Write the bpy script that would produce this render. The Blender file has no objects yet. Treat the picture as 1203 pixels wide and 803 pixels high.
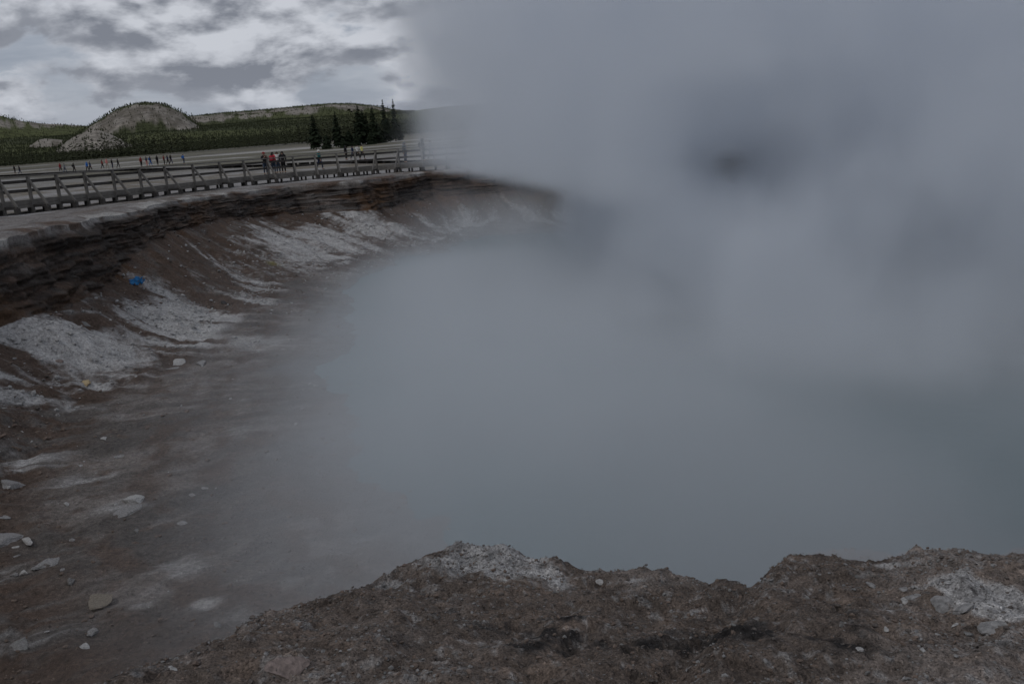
import bpy, bmesh, math, random
import numpy as np
from mathutils import Vector, Matrix, Euler

S = bpy.context.scene
COL = S.collection
random.seed(7)
RNG = np.random.default_rng(11)

# ------------------------------------------------------------------ camera
F = 1150.0                                   # focal length in photo pixels (1203 wide)
CAM = np.array([0.0, 0.0, 2.07])
PITCH = math.atan(253.7 / F)
ROLL = math.radians(-4.5)
CROT = Matrix.Rotation(math.pi / 2 - PITCH, 3, 'X') @ Matrix.Rotation(ROLL, 3, 'Z')
CR = np.array(CROT)
cd = bpy.data.cameras.new('camera')
cd.sensor_width = 36.0
cd.lens = F / 1203 * 36.0
cd.clip_start = 0.1
cd.clip_end = 40000
cam = bpy.data.objects.new('camera', cd)
COL.objects.link(cam)
cam.matrix_world = Matrix.Translation(CAM) @ CROT.to_4x4()
S.camera = cam


def ray(x, y):
    return CR @ np.array([(x - 601.5) / F, -(y - 401.5) / F, -1.0])


def at_z(x, y, z):
    d = ray(x, y)
    return CAM + d * (z - CAM[2]) / d[2]


def at_d(x, y, dist):
    v = ray(x, y)
    return CAM + v * dist / math.hypot(v[0], v[1])


def to_px(p):
    q = CR.T @ (np.asarray(p, float) - CAM)
    return 601.5 + F * q[0] / -q[2], 401.5 - F * q[1] / -q[2]


# ------------------------------------------------------------------ render settings
S.view_settings.view_transform = 'Standard'
S.view_settings.look = 'None'
S.view_settings.exposure = -1.15
S.view_settings.gamma = 1.0
S.render.engine = 'CYCLES'
S.cycles.max_bounces = 11
S.cycles.diffuse_bounces = 2
S.cycles.glossy_bounces = 2
S.cycles.transmission_bounces = 2
S.cycles.volume_bounces = 10
S.cycles.transparent_max_bounces = 4
S.cycles.volume_step_rate = 1.0
S.cycles.volume_max_steps = 256
S.cycles.use_denoising = True

SUN_EL, SUN_AZ = math.radians(50), math.radians(232)     # sun behind cloud, behind the camera's left shoulder


# ------------------------------------------------------------------ node helpers
class NT:
    """Short-hand for building node trees."""
    def __init__(self, tree):
        self.t = tree
        self.n = tree.nodes
        self.l = tree.links

    def node(self, kind, **kw):
        n = self.n.new(kind)
        for k, v in kw.items():
            setattr(n, k, v)
        return n

    def put(self, sock, v):
        if isinstance(v, bpy.types.NodeSocket):
            self.l.new(v, sock)
        elif isinstance(v, (tuple, list)) and len(v) == 3 and sock.type == 'RGBA':
            sock.default_value = (*v, 1)
        else:
            sock.default_value = v

    def math(self, op, a, b=None, c=None, clamp=False):
        n = self.node('ShaderNodeMath', operation=op, use_clamp=clamp)
        self.put(n.inputs[0], a)
        if b is not None:
            self.put(n.inputs[1], b)
        if c is not None:
            self.put(n.inputs[2], c)
        return n.outputs[0]

    def vmath(self, op, a, b=None, out=0):
        n = self.node('ShaderNodeVectorMath', operation=op)
        self.put(n.inputs[0], a)
        if b is not None:
            self.put(n.inputs[3] if op == 'SCALE' else n.inputs[1], b)
        return n.outputs[out]

    def smooth(self, v, lo, hi, a=0.0, b=1.0):
        n = self.node('ShaderNodeMapRange', interpolation_type='SMOOTHSTEP')
        self.put(n.inputs['Value'], v)
        for k, q in (('From Min', lo), ('From Max', hi), ('To Min', a), ('To Max', b)):
            self.put(n.inputs[k], q)
        return n.outputs[0]

    def lin(self, v, lo, hi, a=0.0, b=1.0):
        n = self.node('ShaderNodeMapRange')
        self.put(n.inputs['Value'], v)
        for k, q in (('From Min', lo), ('From Max', hi), ('To Min', a), ('To Max', b)):
            self.put(n.inputs[k], q)
        return n.outputs[0]

    def noise(self, vec, scale, detail=2.0, rough=0.5, dist=0.0, out='Fac'):
        n = self.node('ShaderNodeTexNoise')
        if vec is not None:
            self.put(n.inputs['Vector'], vec)
        n.inputs['Scale'].default_value = scale
        n.inputs['Detail'].default_value = detail
        n.inputs['Roughness'].default_value = rough
        n.inputs['Distortion'].default_value = dist
        return n.outputs[out]

    def mix(self, f, a, b, blend='MIX'):
        n = self.node('ShaderNodeMix', data_type='RGBA', blend_type=blend)
        self.put(n.inputs[0], f)
        self.put(n.inputs[6], a)
        self.put(n.inputs[7], b)
        return n.outputs[2]

    def xyz(self, v):
        n = self.node('ShaderNodeSeparateXYZ')
        self.put(n.inputs[0], v)
        return n.outputs

    def comb(self, x, y, z):
        n = self.node('ShaderNodeCombineXYZ')
        for i, v in enumerate((x, y, z)):
            self.put(n.inputs[i], v)
        return n.outputs[0]


# ------------------------------------------------------------------ sky: broken overcast over a Nishita sky
W = bpy.data.worlds.new('World')
S.world = W
W.use_nodes = True
W.node_tree.nodes.clear()
w = NT(W.node_tree)
sky = w.node('ShaderNodeTexSky', sky_type='NISHITA', sun_disc=False, sun_elevation=SUN_EL, sun_rotation=SUN_AZ)
d = w.node('ShaderNodeTexCoord').outputs['Generated']
dx, dy, dz = w.xyz(d)
SEED = 90.3


def cloud_layer(shift, scale, seed, detail=8.0, rough=0.5, flat=2.4):
    """Noise through the cloud deck by direction; shift looks a little lower in the sky, to tell a cloud's base from its top."""
    p = w.comb(w.math('ADD', dx, seed), w.math('ADD', dy, seed * 0.7), w.math('MULTIPLY', w.math('SUBTRACT', dz, shift), flat))
    return w.noise(p, scale, detail, rough, 0.1)


def puffs(shift):
    """Rounded cauliflower heads: folded noise at three sizes."""
    q = w.comb(w.math('ADD', dx, SEED), w.math('ADD', dy, SEED * 0.7), w.math('MULTIPLY', w.math('SUBTRACT', dz, shift), 2.0))
    r = None
    for sc_, am in ((7.0, 1.0), (16.0, 0.5), (37.0, 0.25)):
        f = w.math('MULTIPLY', w.math('ABSOLUTE', w.math('SUBTRACT', w.noise(q, sc_, 0.0, 0.5, 0.0), 0.5)), am)
        r = f if r is None else w.math('ADD', r, f)
    return r


def cloud_body(shift):
    n = cloud_layer(shift, 8.0, SEED, 6.0, 0.54, 2.2)
    return w.math('MULTIPLY_ADD', puffs(shift), PUFF, n)


PUFF = 0.16
n_a = cloud_body(0.0)
n_dn = cloud_body(0.014)
n_big = cloud_layer(0.0, 3.0, SEED + 5.3, 2.0)
body = w.math('MULTIPLY_ADD', n_big, 0.35, n_a)
cover = w.smooth(body, 0.61, 0.70)
relief = w.math('SUBTRACT', n_dn, n_a)                                   # + on the top of a swelling, - along its base
lit = w.smooth(relief, -0.11, 0.11)
thick = w.smooth(body, 0.72, 0.90)
shade = w.math('MULTIPLY_ADD', lit, 1.0, w.math('MULTIPLY_ADD', thick, -0.30, 0.12), clamp=True)
cloud_col = w.mix(shade, (3.5, 3.8, 4.5), (9.5, 9.9, 10.8))
wisp = cloud_layer(0.0, 6.0, SEED + 2.0, 4.0, 0.6, 4.5)
veil = w.mix(0.86, sky.outputs[0], w.mix(w.smooth(wisp, 0.35, 0.68), (5.0, 5.6, 6.8), (7.4, 7.9, 9.0)))   # thin high cloud between the cumulus
col = w.mix(cover, veil, cloud_col)
hz = w.smooth(dz, 0.0, 0.07, 1.0, 0.0)
col = w.mix(w.math('MULTIPLY', hz, 0.5), col, (5.4, 5.9, 7.0))
bg = w.node('ShaderNodeBackground')
w.put(bg.inputs[0], col)
bg.inputs[1].default_value = 0.13
w.put(w.node('ShaderNodeOutputWorld').inputs[0], bg.outputs[0])

sl = bpy.data.lights.new('sun', 'SUN')
sl.energy = 1.25
sl.angle = math.radians(14)
sl.color = (1.0, 0.96, 0.9)
so = bpy.data.objects.new('sun', sl)
COL.objects.link(so)
sdir = Vector((math.sin(SUN_AZ) * math.cos(SUN_EL), math.cos(SUN_AZ) * math.cos(SUN_EL), math.sin(SUN_EL)))
so.rotation_euler = sdir.to_track_quat('Z', 'Y').to_euler()


# ------------------------------------------------------------------ numpy noise
def _hash(ix, iy, iz):
    h = (ix.astype(np.int64) * 374761393 + iy.astype(np.int64) * 668265263 + iz.astype(np.int64) * 2147483647) & 0xFFFFFFFF
    h = ((h ^ (h >> 13)) * 1274126177) & 0xFFFFFFFF
    h = ((h ^ (h >> 16)) * 2246822519) & 0xFFFFFFFF
    return ((h ^ (h >> 15)) & 0xFFFFFF) / float(0xFFFFFF)


def vnoise(x, y, z=None):
    x = np.asarray(x, float)
    y = np.asarray(y, float)
    z = np.zeros_like(x) if z is None else np.broadcast_to(np.asarray(z, float), x.shape)
    ix, iy, iz = np.floor(x), np.floor(y), np.floor(z)
    fx, fy, fz = x - ix, y - iy, z - iz
    ux, uy, uz = [f * f * f * (f * (f * 6 - 15) + 10) for f in (fx, fy, fz)]
    r = 0
    for a in (0, 1):
        wa = ux if a else 1 - ux
        for b in (0, 1):
            wb = uy if b else 1 - uy
            for c in (0, 1):
                wc = uz if c else 1 - uz
                r = r + wa * wb * wc * _hash(ix + a, iy + b, iz + c)
    return r * 2 - 1


def fbm(x, y, z=None, octaves=4, gain=0.5, lac=2.03):
    x = np.asarray(x, float)
    y = np.asarray(y, float)
    r, amp, f, tot = 0, 1.0, 1.0, 0
    for o in range(octaves):
        r = r + amp * vnoise(x * f + 17.3 * o, y * f - 9.1 * o, None if z is None else np.asarray(z, float) * f + 5.7 * o)
        tot += amp
        amp *= gain
        f *= lac
    return r / tot


def ss(v, a, b):
    t = np.clip((v - a) / (b - a), 0, 1)
    return t * t * (3 - 2 * t)


def lerp(a, b, t):
    return a + (b - a) * t


# ------------------------------------------------------------------ mesh helpers
def link(o, parent=None):
    COL.objects.link(o)
    if parent is not None:
        o.parent = parent
    return o


def np_mesh(name, verts, faces, smooth=True, color=None):
    """Mesh from numpy arrays; faces is (n,3) or (n,4)."""
    verts = np.asarray(verts, np.float32)
    faces = np.asarray(faces, np.int32)
    me = bpy.data.meshes.new(name)
    me.vertices.add(len(verts))
    me.vertices.foreach_set('co', verts.ravel())
    k = faces.shape[1]
    me.loops.add(faces.size)
    me.loops.foreach_set('vertex_index', faces.ravel())
    me.polygons.add(len(faces))
    me.polygons.foreach_set('loop_start', np.arange(0, faces.size, k, dtype=np.int32))
    me.polygons.foreach_set('use_smooth', np.full(len(faces), smooth))
    me.update(calc_edges=True)
    if color is not None:
        ca = me.color_attributes.new('earth', 'FLOAT_COLOR', 'POINT')
        c4 = np.ones((len(verts), 4), np.float32)
        c4[:, :3] = color
        ca.data.foreach_set('color', c4.ravel())
    return me


def obj(name, me, mat=None, parent=None, **props):
    o = bpy.data.objects.new(name, me)
    if mat is not None and not me.materials:
        me.materials.append(mat)
    link(o, parent)
    for k, v in props.items():
        o[k] = v
    return o


def grid_faces(nr, nc, wrap=False):
    r = np.arange(nr - 1)[:, None]
    c = np.arange(nc if wrap else nc - 1)[None, :]
    c1 = (c + 1) % nc
    a = r * nc + c
    b = r * nc + c1
    return np.stack([a, b, b + nc, a + nc], -1).reshape(-1, 4)


def box_arrays(sx, sy, sz, cx=0, cy=0, cz=0):
    v = np.array([[x, y, z] for z in (-.5, .5) for y in (-.5, .5) for x in (-.5, .5)], float) * [sx, sy, sz] + [cx, cy, cz]
    f = np.array([[0, 2, 3, 1], [4, 5, 7, 6], [0, 1, 5, 4], [1, 3, 7, 5], [3, 2, 6, 7], [2, 0, 4, 6]])
    return v, f


def join_arrays(parts):
    vs, fs, n = [], [], 0
    for v, f in parts:
        vs.append(v)
        fs.append(np.asarray(f) + n)
        n += len(v)
    return np.concatenate(vs), np.concatenate(fs)


def tube_arrays(pts, radii, n=6, cap=True):
    """Tapered tube through pts; quads."""
    pts = np.asarray(pts, float)
    vs, k = [], len(pts)
    for i in range(k):
        t = pts[min(i + 1, k - 1)] - pts[max(i - 1, 0)]
        t = t / (np.linalg.norm(t) + 1e-9)
        a = np.cross(t, [0, 0, 1.0]) if abs(t[2]) < 0.9 else np.cross(t, [1.0, 0, 0])
        a = a / np.linalg.norm(a)
        b = np.cross(t, a)
        for j in range(n):
            q = 2 * math.pi * j / n
            vs.append(pts[i] + radii[i] * (a * math.cos(q) + b * math.sin(q)))
    f = [[i * n + j, i * n + (j + 1) % n, (i + 1) * n + (j + 1) % n, (i + 1) * n + j] for i in range(k - 1) for j in range(n)]
    return np.array(vs), np.array(f)


# ------------------------------------------------------------------ materials
def simple_mat(name, color, rough=0.9, var=0.25, scale=6.0, bump=0.0, spec=0.25):
    m = bpy.data.materials.new(name)
    m.use_nodes = True
    t = NT(m.node_tree)
    p = m.node_tree.nodes['Principled BSDF']
    co = t.node('ShaderNodeTexCoord').outputs['Object']
    nz = t.noise(co, scale, 5.0, 0.6)
    v = t.lin(nz, 0.25, 0.75, 1 - var, 1 + var)
    c = t.node('ShaderNodeMix', data_type='RGBA', blend_type='MULTIPLY')
    c.inputs[0].default_value = 1.0
    c.inputs[6].default_value = (*color, 1)
    t.put(c.inputs[7], t.comb(v, v, v))
    t.put(p.inputs['Base Color'], c.outputs[2])
    p.inputs['Roughness'].default_value = rough
    p.inputs['Specular IOR Level'].default_value = spec
    if bump:
        b = t.node('ShaderNodeBump')
        b.inputs['Strength'].default_value = bump
        b.inputs['Distance'].default_value = 0.02
        t.put(b.inputs['Height'], nz)
        t.put(p.inputs['Normal'], b.outputs[0])
    return m


def earth_mat(name, bump_d=0.02):
    """Ground colour laid down per vertex, broken up by grit, crust and pebbles."""
    m = bpy.data.materials.new(name)
    m.use_nodes = True
    t = NT(m.node_tree)
    p = m.node_tree.nodes['Principled BSDF']
    at = t.node('ShaderNodeAttribute', attribute_name='earth')
    co = t.node('ShaderNodeTexCoord').outputs['Object']
    n1 = t.noise(co, 1.9, 4.0, 0.6)
    n2 = t.noise(co, 11.0, 6.0, 0.72)
    n3 = t.noise(co, 85.0, 3.0, 0.7)

    def pebbles(scale, share):
        vo = t.node('ShaderNodeTexVoronoi', feature='F1')
        t.put(vo.inputs['Vector'], co)
        vo.inputs['Scale'].default_value = scale
        cr = t.xyz(vo.outputs['Color'])
        body = t.math('MULTIPLY', t.smooth(vo.outputs['Distance'], 0.22, 0.46, 1.0, 0.0), t.math('GREATER_THAN', cr[0], 1 - share))
        return body, cr[1]
    pb, pc = pebbles(52.0, 0.55)
    qb, qc = pebbles(13.0, 0.22)
    v = t.math('MULTIPLY', t.lin(n1, 0.3, 0.7, 0.78, 1.22), t.lin(n2, 0.3, 0.7, 0.50, 1.50))
    v = t.math('MULTIPLY', v, t.lin(n3, 0.3, 0.7, 0.40, 1.60))
    v = t.math('MULTIPLY', v, t.math('ADD', 1.0, t.math('MULTIPLY', pb, t.lin(pc, 0, 1, -0.35, 0.75))))
    v = t.math('MULTIPLY', v, t.math('ADD', 1.0, t.math('MULTIPLY', qb, t.lin(qc, 0, 1, -0.3, 0.6))))
    col_ = t.mix(1.0, at.outputs['Color'], t.comb(v, v, v), 'MULTIPLY')
    t.put(p.inputs['Base Color'], col_)
    p.inputs['Roughness'].default_value = 0.92
    p.inputs['Specular IOR Level'].default_value = 0.2
    b = t.node('ShaderNodeBump')
    b.inputs['Strength'].default_value = 1.0
    b.inputs['Distance'].default_value = bump_d
    h = t.math('ADD', t.math('MULTIPLY', n2, 1.6), t.math('ADD', t.math('MULTIPLY', n3, 0.55), t.math('ADD', t.math('MULTIPLY', pb, 0.4), t.math('MULTIPLY', qb, 1.0))))
    t.put(b.inputs['Height'], h)
    t.put(p.inputs['Normal'], b.outputs[0])
    return m


# ------------------------------------------------------------------ the crater: rim curve seen from its centre
CX, CY = 17.0, 38.0
FLOOR_Z, WATER_Z = -4.9, -5.4


def zg_plain(X, Y):
    """Level of the plain round the crater: it sinks a little to the north."""
    return -0.25 - 0.017 * (np.clip(Y, 38, 86) - 38) + 0 * X


def rise(dist):
    """The far plain climbs gently to the forest edge."""
    return 2.75 * np.clip((dist - 95) / 325, 0, 1)


def plain_level(x, y):
    return float(zg_plain(x, y)) + float(rise(math.hypot(x, y)))


def px_ground(x, y, off=0.0):
    z = -0.4
    for _ in range(12):
        p = at_z(x, y, z)
        z = plain_level(p[0], p[1]) + off
    return at_z(x, y, z)


lip_px = [(200, 790, 4.6), (330, 725, 5.0), (450, 690, 5.3), (500, 660, 5.5), (560, 640, 5.6), (640, 663, 5.5), (690, 679, 5.4),
          (760, 673, 5.4), (830, 688, 5.2), (885, 696, 5.0), (930, 662, 5.2), (1020, 662, 5.2), (1060, 660, 5.2), (1135, 645, 5.3), (1203, 655, 5.2)]
lip = [at_d(*q) for q in lip_px]
rim_pts = [(q[0], q[1]) for q in lip]
rim_pts += [(3.6, 4.6), (6, 4.9), (14, 7), (28, 13), (42, 26), (48, 42), (42, 54), (29, 59.5), (19, 61.5), (13.5, 62), (9, 64.5), (4, 70)]
for x, y in [(600, 194), (500, 201.5), (420, 211), (340, 217), (300, 221), (220, 232), (150, 245), (100, 256), (50, 265), (0, 278)]:
    q = px_ground(x, y)
    rim_pts.append((q[0], q[1]))
rim_pts += [(-16.2, 24), (-15.6, 17), (-12.5, 10), (-8.5, 5.6), (-5.0, 3.9), (-2.8, 3.9)]
rp = np.array(rim_pts)
r_th = np.unwrap(np.arctan2(rp[:, 1] - CY, rp[:, 0] - CX))
r_rho = np.hypot(rp[:, 0] - CX, rp[:, 1] - CY)
o_ = np.argsort(r_th % (2 * math.pi))
th_s = (r_th % (2 * math.pi))[o_]
rho_s = r_rho[o_]


def rim_rho(th):
    return np.interp(th % (2 * math.pi), np.concatenate([th_s[-3:] - 2 * math.pi, th_s, th_s[:3] + 2 * math.pi]),
                     np.concatenate([rho_s[-3:], rho_s, rho_s[:3]]))


def ctrl(points, default, z):
    """Distance in from the rim at which points lie, as a function of the angle round the crater."""
    a, b = [], []
    for x, y in points:
        q = at_z(x, y, z)
        th = math.atan2(q[1] - CY, q[0] - CX) % (2 * math.pi)
        a.append(th)
        b.append(float(rim_rho(np.array([th]))[0]) - math.hypot(q[0] - CX, q[1] - CY))
    o = np.argsort(a)
    a, b = np.array(a)[o], np.array(b)[o]
    b = np.clip(b, 4.5, 16)

    def f(th):
        t = th % (2 * math.pi)
        v = np.interp(t, np.concatenate([[a[0] - 0.5], a, [a[-1] + 0.45]]), np.concatenate([[default], b, [default]]))
        return v
    return f


tb_f = ctrl([(0, 575), (100, 480), (180, 436), (250, 384), (340, 327), (440, 300), (500, 287), (580, 262)], 6.5, FLOOR_Z)
ts_f = ctrl([(520, 720), (500, 620), (430, 520), (385, 440), (404, 352), (450, 315), (520, 290)], 11.0, WATER_Z)

# columns: angular steps follow the size things have in view
STEP = []
dense_th = np.linspace(0, 2 * math.pi, 40001)
dr = rim_rho(dense_th)
ex, ey = CX + dr * np.cos(dense_th), CY + dr * np.sin(dense_th)
seg = np.hypot(np.diff(ex), np.diff(ey))
mx, my = ex[:-1], ey[:-1]
cdist = np.hypot(mx, my)
pix = np.array([to_px((a, b, -0.4)) if b > 1 else (-1e3, 0) for a, b in zip(mx, my)])
near = (cdist < 7.5) & (mx > -3.6) & (mx < 4.2)
wall = (~near) & (mx < 4) & (my > 10)
step = np.where(near, 0.016, np.where(wall, 0.085, np.where((mx < 0), 0.05, 0.8)))
ds = np.cumsum(np.concatenate([[0], seg / step]))
NC = int(ds[-1])
th = np.interp(np.arange(NC) * ds[-1] / NC, ds, dense_th)
rho0 = rim_rho(th)
# smooth the polygonal control curve a little where it is not the near lip
arc = np.cumsum(np.concatenate([[0], np.hypot(np.diff(CX + rho0 * np.cos(th)), np.diff(CY + rho0 * np.sin(th)))]))
bx, by = CX + rho0 * np.cos(th), CY + rho0 * np.sin(th)
nearw = ss(-np.hypot(bx, by), -9, -6.5)
wob = fbm(bx * 0.22, by * 0.22, octaves=3) * 0.7 + fbm(bx * 0.9, by * 0.9, 3.0, octaves=3) * 0.42
wob_n = fbm(bx * 3.0, by * 3.0, 7.0, octaves=4) * 0.16
rho = rho0 + lerp(wob, wob_n, nearw)
tb = tb_f(th) + fbm(bx * 0.3, by * 0.3, 9.0, octaves=2) * 0.6
ts = np.maximum(ts_f(th), tb + 1.5) + fbm(bx * 0.2, by * 0.2, 4.0, octaves=2) * 0.5

# rows: from far out on the plain, over the rim, down the cliff, talus and floor, under the water to the centre
d_far = np.geomspace(14000, 3.4, 118)
d_near = np.linspace(3.35, 0.0, 170)
rows_out = np.concatenate([d_far, d_near])
NCL, NTA, NFL = 46, 90, 70
rows_cl = np.linspace(0, 1, NCL + 1)[1:]
rows_ta = np.linspace(0, 1, NTA + 1)[1:]
rows_fl = np.linspace(0, 1, NFL + 1)[1:]
rows_uw = np.linspace(0, 1, 14)[1:]
ct, st = np.cos(th)[None], np.sin(th)[None]
near2 = nearw[None]

# --- outside
D = rows_out[:, None]
Rr = rho[None] + D
X, Y = CX + Rr * ct, CY + Rr * st
camd = np.hypot(X, Y)
Z = zg_plain(X, Y)
lip_th = np.array([math.atan2(q[1] - CY, q[0] - CX) % (2 * math.pi) for q in lip])
oo = np.argsort(lip_th)
lip_z = np.array([q[2] for q in lip])
z_edge = np.interp(th, lip_th[oo], lip_z[oo])[None]
# near ground: from the photographed silhouette at the edge back to the walkway level
zn = lerp(z_edge, -0.02, ss(D, 0.0, 2.4) * 0.92) - 0.05 * ss(D, 2.2, 0.3) * 0
zn = zn + fbm(X * 1.6, Y * 1.6, 2.0, octaves=5) * 0.10 * ss(D, 0.0, 0.5) + fbm(X * 6, Y * 6, 5.0, octaves=3) * 0.045 + (np.abs(fbm(X * 13, Y * 13, 15.0, octaves=4, gain=0.6)) - 0.2) * -0.045
zn = zn + 0.075 - 0.05 * (1 - ss(D, 0.0, 0.10))
wn = near2 * ss(-D, -9, -4)
Z = Z + fbm(X * 0.35, Y * 0.35, 1.0, octaves=3) * 0.10 * ss(-camd, -160, -60) + fbm(X * 2.2, Y * 2.2, 6.0, octaves=3) * 0.05 * ss(-D, -8, -2)
Z = Z - 0.12 * (1 - ss(D, 0.0, 0.7))
Z = lerp(Z, zn, wn)
Z = Z + rise(camd)
out_xyz = np.stack([X, Y, Z], -1)
z_rim = Z[-1:]

# --- cliff
hp = []
for x, y, h_ in [(0, 278, 2.7), (60, 262, 2.6), (108, 254, 2.3), (132, 248, 1.5), (200, 236, 1.35), (260, 225, 1.5), (300, 219, 1.75), (370, 212, 1.9), (440, 209, 2.1), (520, 199.5, 1.8), (600, 194, 1.9)]:
    q = px_ground(x, y)
    hp.append((math.atan2(q[1] - CY, q[0] - CX) % (2 * math.pi), h_))
hp.sort()
hc = (np.interp(th % (2 * math.pi), [a_ for a_, _ in hp], [b_ for _, b_ in hp], left=2.1, right=2.6) + 0.28 * fbm(bx * 0.35, by * 0.35, 3.0, octaves=3))[None]
hc = np.where(near2 > 0.5, 1.6, hc)
U = rows_cl[:, None]
strata = fbm(arc[None] * 0.22 + 0 * U, (U * hc) * 4.0 + fbm(arc[None] * 0.3, U, octaves=2) * 1.2, 2.0, octaves=5, gain=0.6)
ledge = fbm(arc[None] * 0.8 + 0 * U, (U * hc) * 14.0, 8.0, octaves=4)
blocky = fbm(arc[None] * 1.5 + 0 * U, (U * hc) * 2.0, 18.0, octaves=5, gain=0.6)
butt = fbm(arc[None] * 0.55, 0 * arc[None] + 3.0, octaves=3) * 0.55
Tc = 1.05 * U ** 1.25 + 0.55 * np.sin(math.pi * np.clip(U * 1.0, 0, 1)) * 0.2 + strata * 0.24 + ledge * 0.16 + blocky * 0.22 + butt * np.sin(math.pi * np.clip(U, 0, 1)) * 0.6
und = 0.32 * np.exp(-((U - 0.22) / 0.10) ** 2) * (0.5 + 0.6 * fbm(arc[None] * 0.35, 0 * arc[None] + 1.0, octaves=2))
Tc = np.maximum((Tc + und * 0.9) * ss(U, 0.0, 0.2), 0.03 * U)
Zc = z_rim - hc * U
# --- talus
t0 = Tc[-1:]
z0 = Zc[-1:]
V = rows_ta[:, None]
Tt = t0 + (tb[None] - t0) * V
Zt = z0 + (FLOOR_Z - z0) * (1 - (1 - V) ** 1.55)
sa = arc[None]
gully = fbm(sa * 0.55 + 0.5 * V + fbm(sa * 0.2, V * 2, octaves=2) * 0.8, V * 1.1, 4.0, octaves=4)
Zt = Zt + (gully * 0.34 + 0.3 * fbm(sa * 0.15, V * 1.5, 6.0, octaves=2)) * np.sin(math.pi * V) ** 0.8
# --- floor
Wf = rows_fl[:, None]
Tf = tb[None] + (ts[None] - tb[None]) * Wf * 1.25
Zf = FLOOR_Z + (WATER_Z - FLOOR_Z) * Wf * 1.25 + 0 * Tf
# --- under water
Q = rows_uw[:, None]
T_end = Tf[-1:]
rest = np.maximum(rho[None] - T_end, 1)
Tu = T_end + rest * Q * 0.98
Zu = Zf[-1:] - 4.5 * ss(Q, 0, 0.5)
Tin = np.concatenate([Tc, Tt, Tf, Tu])
Zin = np.concatenate([Zc, Zt, Zf, Zu])
Rin = rho[None] - Tin
Xi, Yi = CX + Rin * ct, CY + Rin * st
rough = np.concatenate([0.05 * ss(rows_cl, 0.05, 0.4), np.linspace(0.08, 0.17, NTA), 0.15 * (1 - np.linspace(0, 1, NFL)) ** 2.0 + 0.006, np.full(len(rows_uw), 0.02)])[:, None]
Zin = Zin + rough * (fbm(Xi * 1.4, Yi * 1.4, 3.0, octaves=4) + 0.45 * fbm(Xi * 5, Yi * 5, 1.0, octaves=4, gain=0.65))
in_xyz = np.stack([Xi, Yi, Zin], -1)

# ------------------------------------------------------------------ ground colours (what the earth is, not how it is lit)
PALE = np.array([0.41, 0.40, 0.395])
CREAM = np.array([0.40, 0.385, 0.365])
SINTER = np.array([0.27, 0.26, 0.255])
MUD = np.array([0.115, 0.102, 0.094])
BROWN = np.array([0.085, 0.060, 0.047])
DARK = np.array([0.042, 0.033, 0.028])
BLACK = np.array([0.022, 0.019, 0.018])
RUST = np.array([0.12, 0.062, 0.028])
OLIVE = np.array([0.115, 0.107, 0.078])
TAN = np.array([0.16, 0.14, 0.11])
LICHEN = np.array([0.15, 0.13, 0.03])


def cmix(a, b, t):
    return a + (b - a) * t[..., None]


def blob(Xa, Ya, x, y, z, rx, ry=None):
    """Soft patch round the place on the ground that the photo shows at pixel x, y; rx, ry along and across the view in metres."""
    q = at_z(x, y, z)
    ux, uy = q[0] / math.hypot(q[0], q[1]), q[1] / math.hypot(q[0], q[1])
    a = (Xa - q[0]) * ux + (Ya - q[1]) * uy
    b = -(Xa - q[0]) * uy + (Ya - q[1]) * ux
    return np.exp(-((a / (ry or rx)) ** 2 + (b / rx) ** 2))


# outside
n_lo = fbm(X * 0.05, Y * 0.05, 2.0, octaves=4)
n_md = fbm(X * 0.5, Y * 0.5, 4.0, octaves=4)
c = cmix(np.broadcast_to(SINTER, X.shape + (3,)), np.broadcast_to(TAN, X.shape + (3,)), ss(n_md + n_lo, -0.1, 0.5))
far_band = fbm(X * 0.006 + 3, camd * 0.035, 7.0, octaves=5, gain=0.6)
c = cmix(c, OLIVE, ss(camd, 120, 165) * ss(far_band, -0.25, 0.15))
c = cmix(c, OLIVE * 0.55, ss(camd, 110, 200) * ss(fbm(X * 0.006, camd * 0.05, 17.0, octaves=5, gain=0.6), -0.05, 0.22) * 0.85)
c = cmix(c, CREAM * 0.95, ss(fbm(X * 0.006 - 7, camd * 0.05, 2.0, octaves=5, gain=0.6), 0.0, 0.22) * ss(camd, 100, 130) * (1 - ss(camd, 240, 330)))
c = cmix(c, MUD * 1.35, ss(n_md + 0.5 * ss(-D, -9, -3), -0.05, 0.4) * ss(-camd, -90, -70) * 0.75)
c = cmix(c, BROWN * 1.2, (1 - ss(D, 0.3, 3.5)) * ss(fbm(X * 0.7, Y * 0.7, 11.0, octaves=4), -0.15, 0.35) * (1 - near2))
c = cmix(c, CREAM * 0.9, (1 - ss(D, 0.1, 1.3)) * ss(fbm(X * 0.6, Y * 0.6, 21.0, octaves=3), -0.05, 0.3) * (1 - near2))
# near lip: brown crust, pale gravel on the crests, black crust in the hollows
nb = fbm(X * 1.3, Y * 1.3, 3.0, octaves=5)
nf = fbm(X * 5, Y * 5, 9.0, octaves=6, gain=0.72)
cn = cmix(np.broadcast_to(np.array([0.112, 0.089, 0.075]), X.shape + (3,)), np.broadcast_to(np.array([0.190, 0.160, 0.142]), X.shape + (3,)), ss(nb + 0.5 * nf, -0.25, 0.45))
cn = cmix(cn, DARK * 1.35, ss(nf - 0.4 * nb, 0.14, 0.5) * 0.8)
cn = cmix(cn, np.array([0.165, 0.125, 0.100]), ss(fbm(X * 2.6, Y * 2.6, 41.0, octaves=5, gain=0.65), 0.12, 0.45) * 0.6)


def pxblob(x, y, r, zz, ry=None):
    return blob(X, Y, x, y, zz, r, ry)


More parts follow.
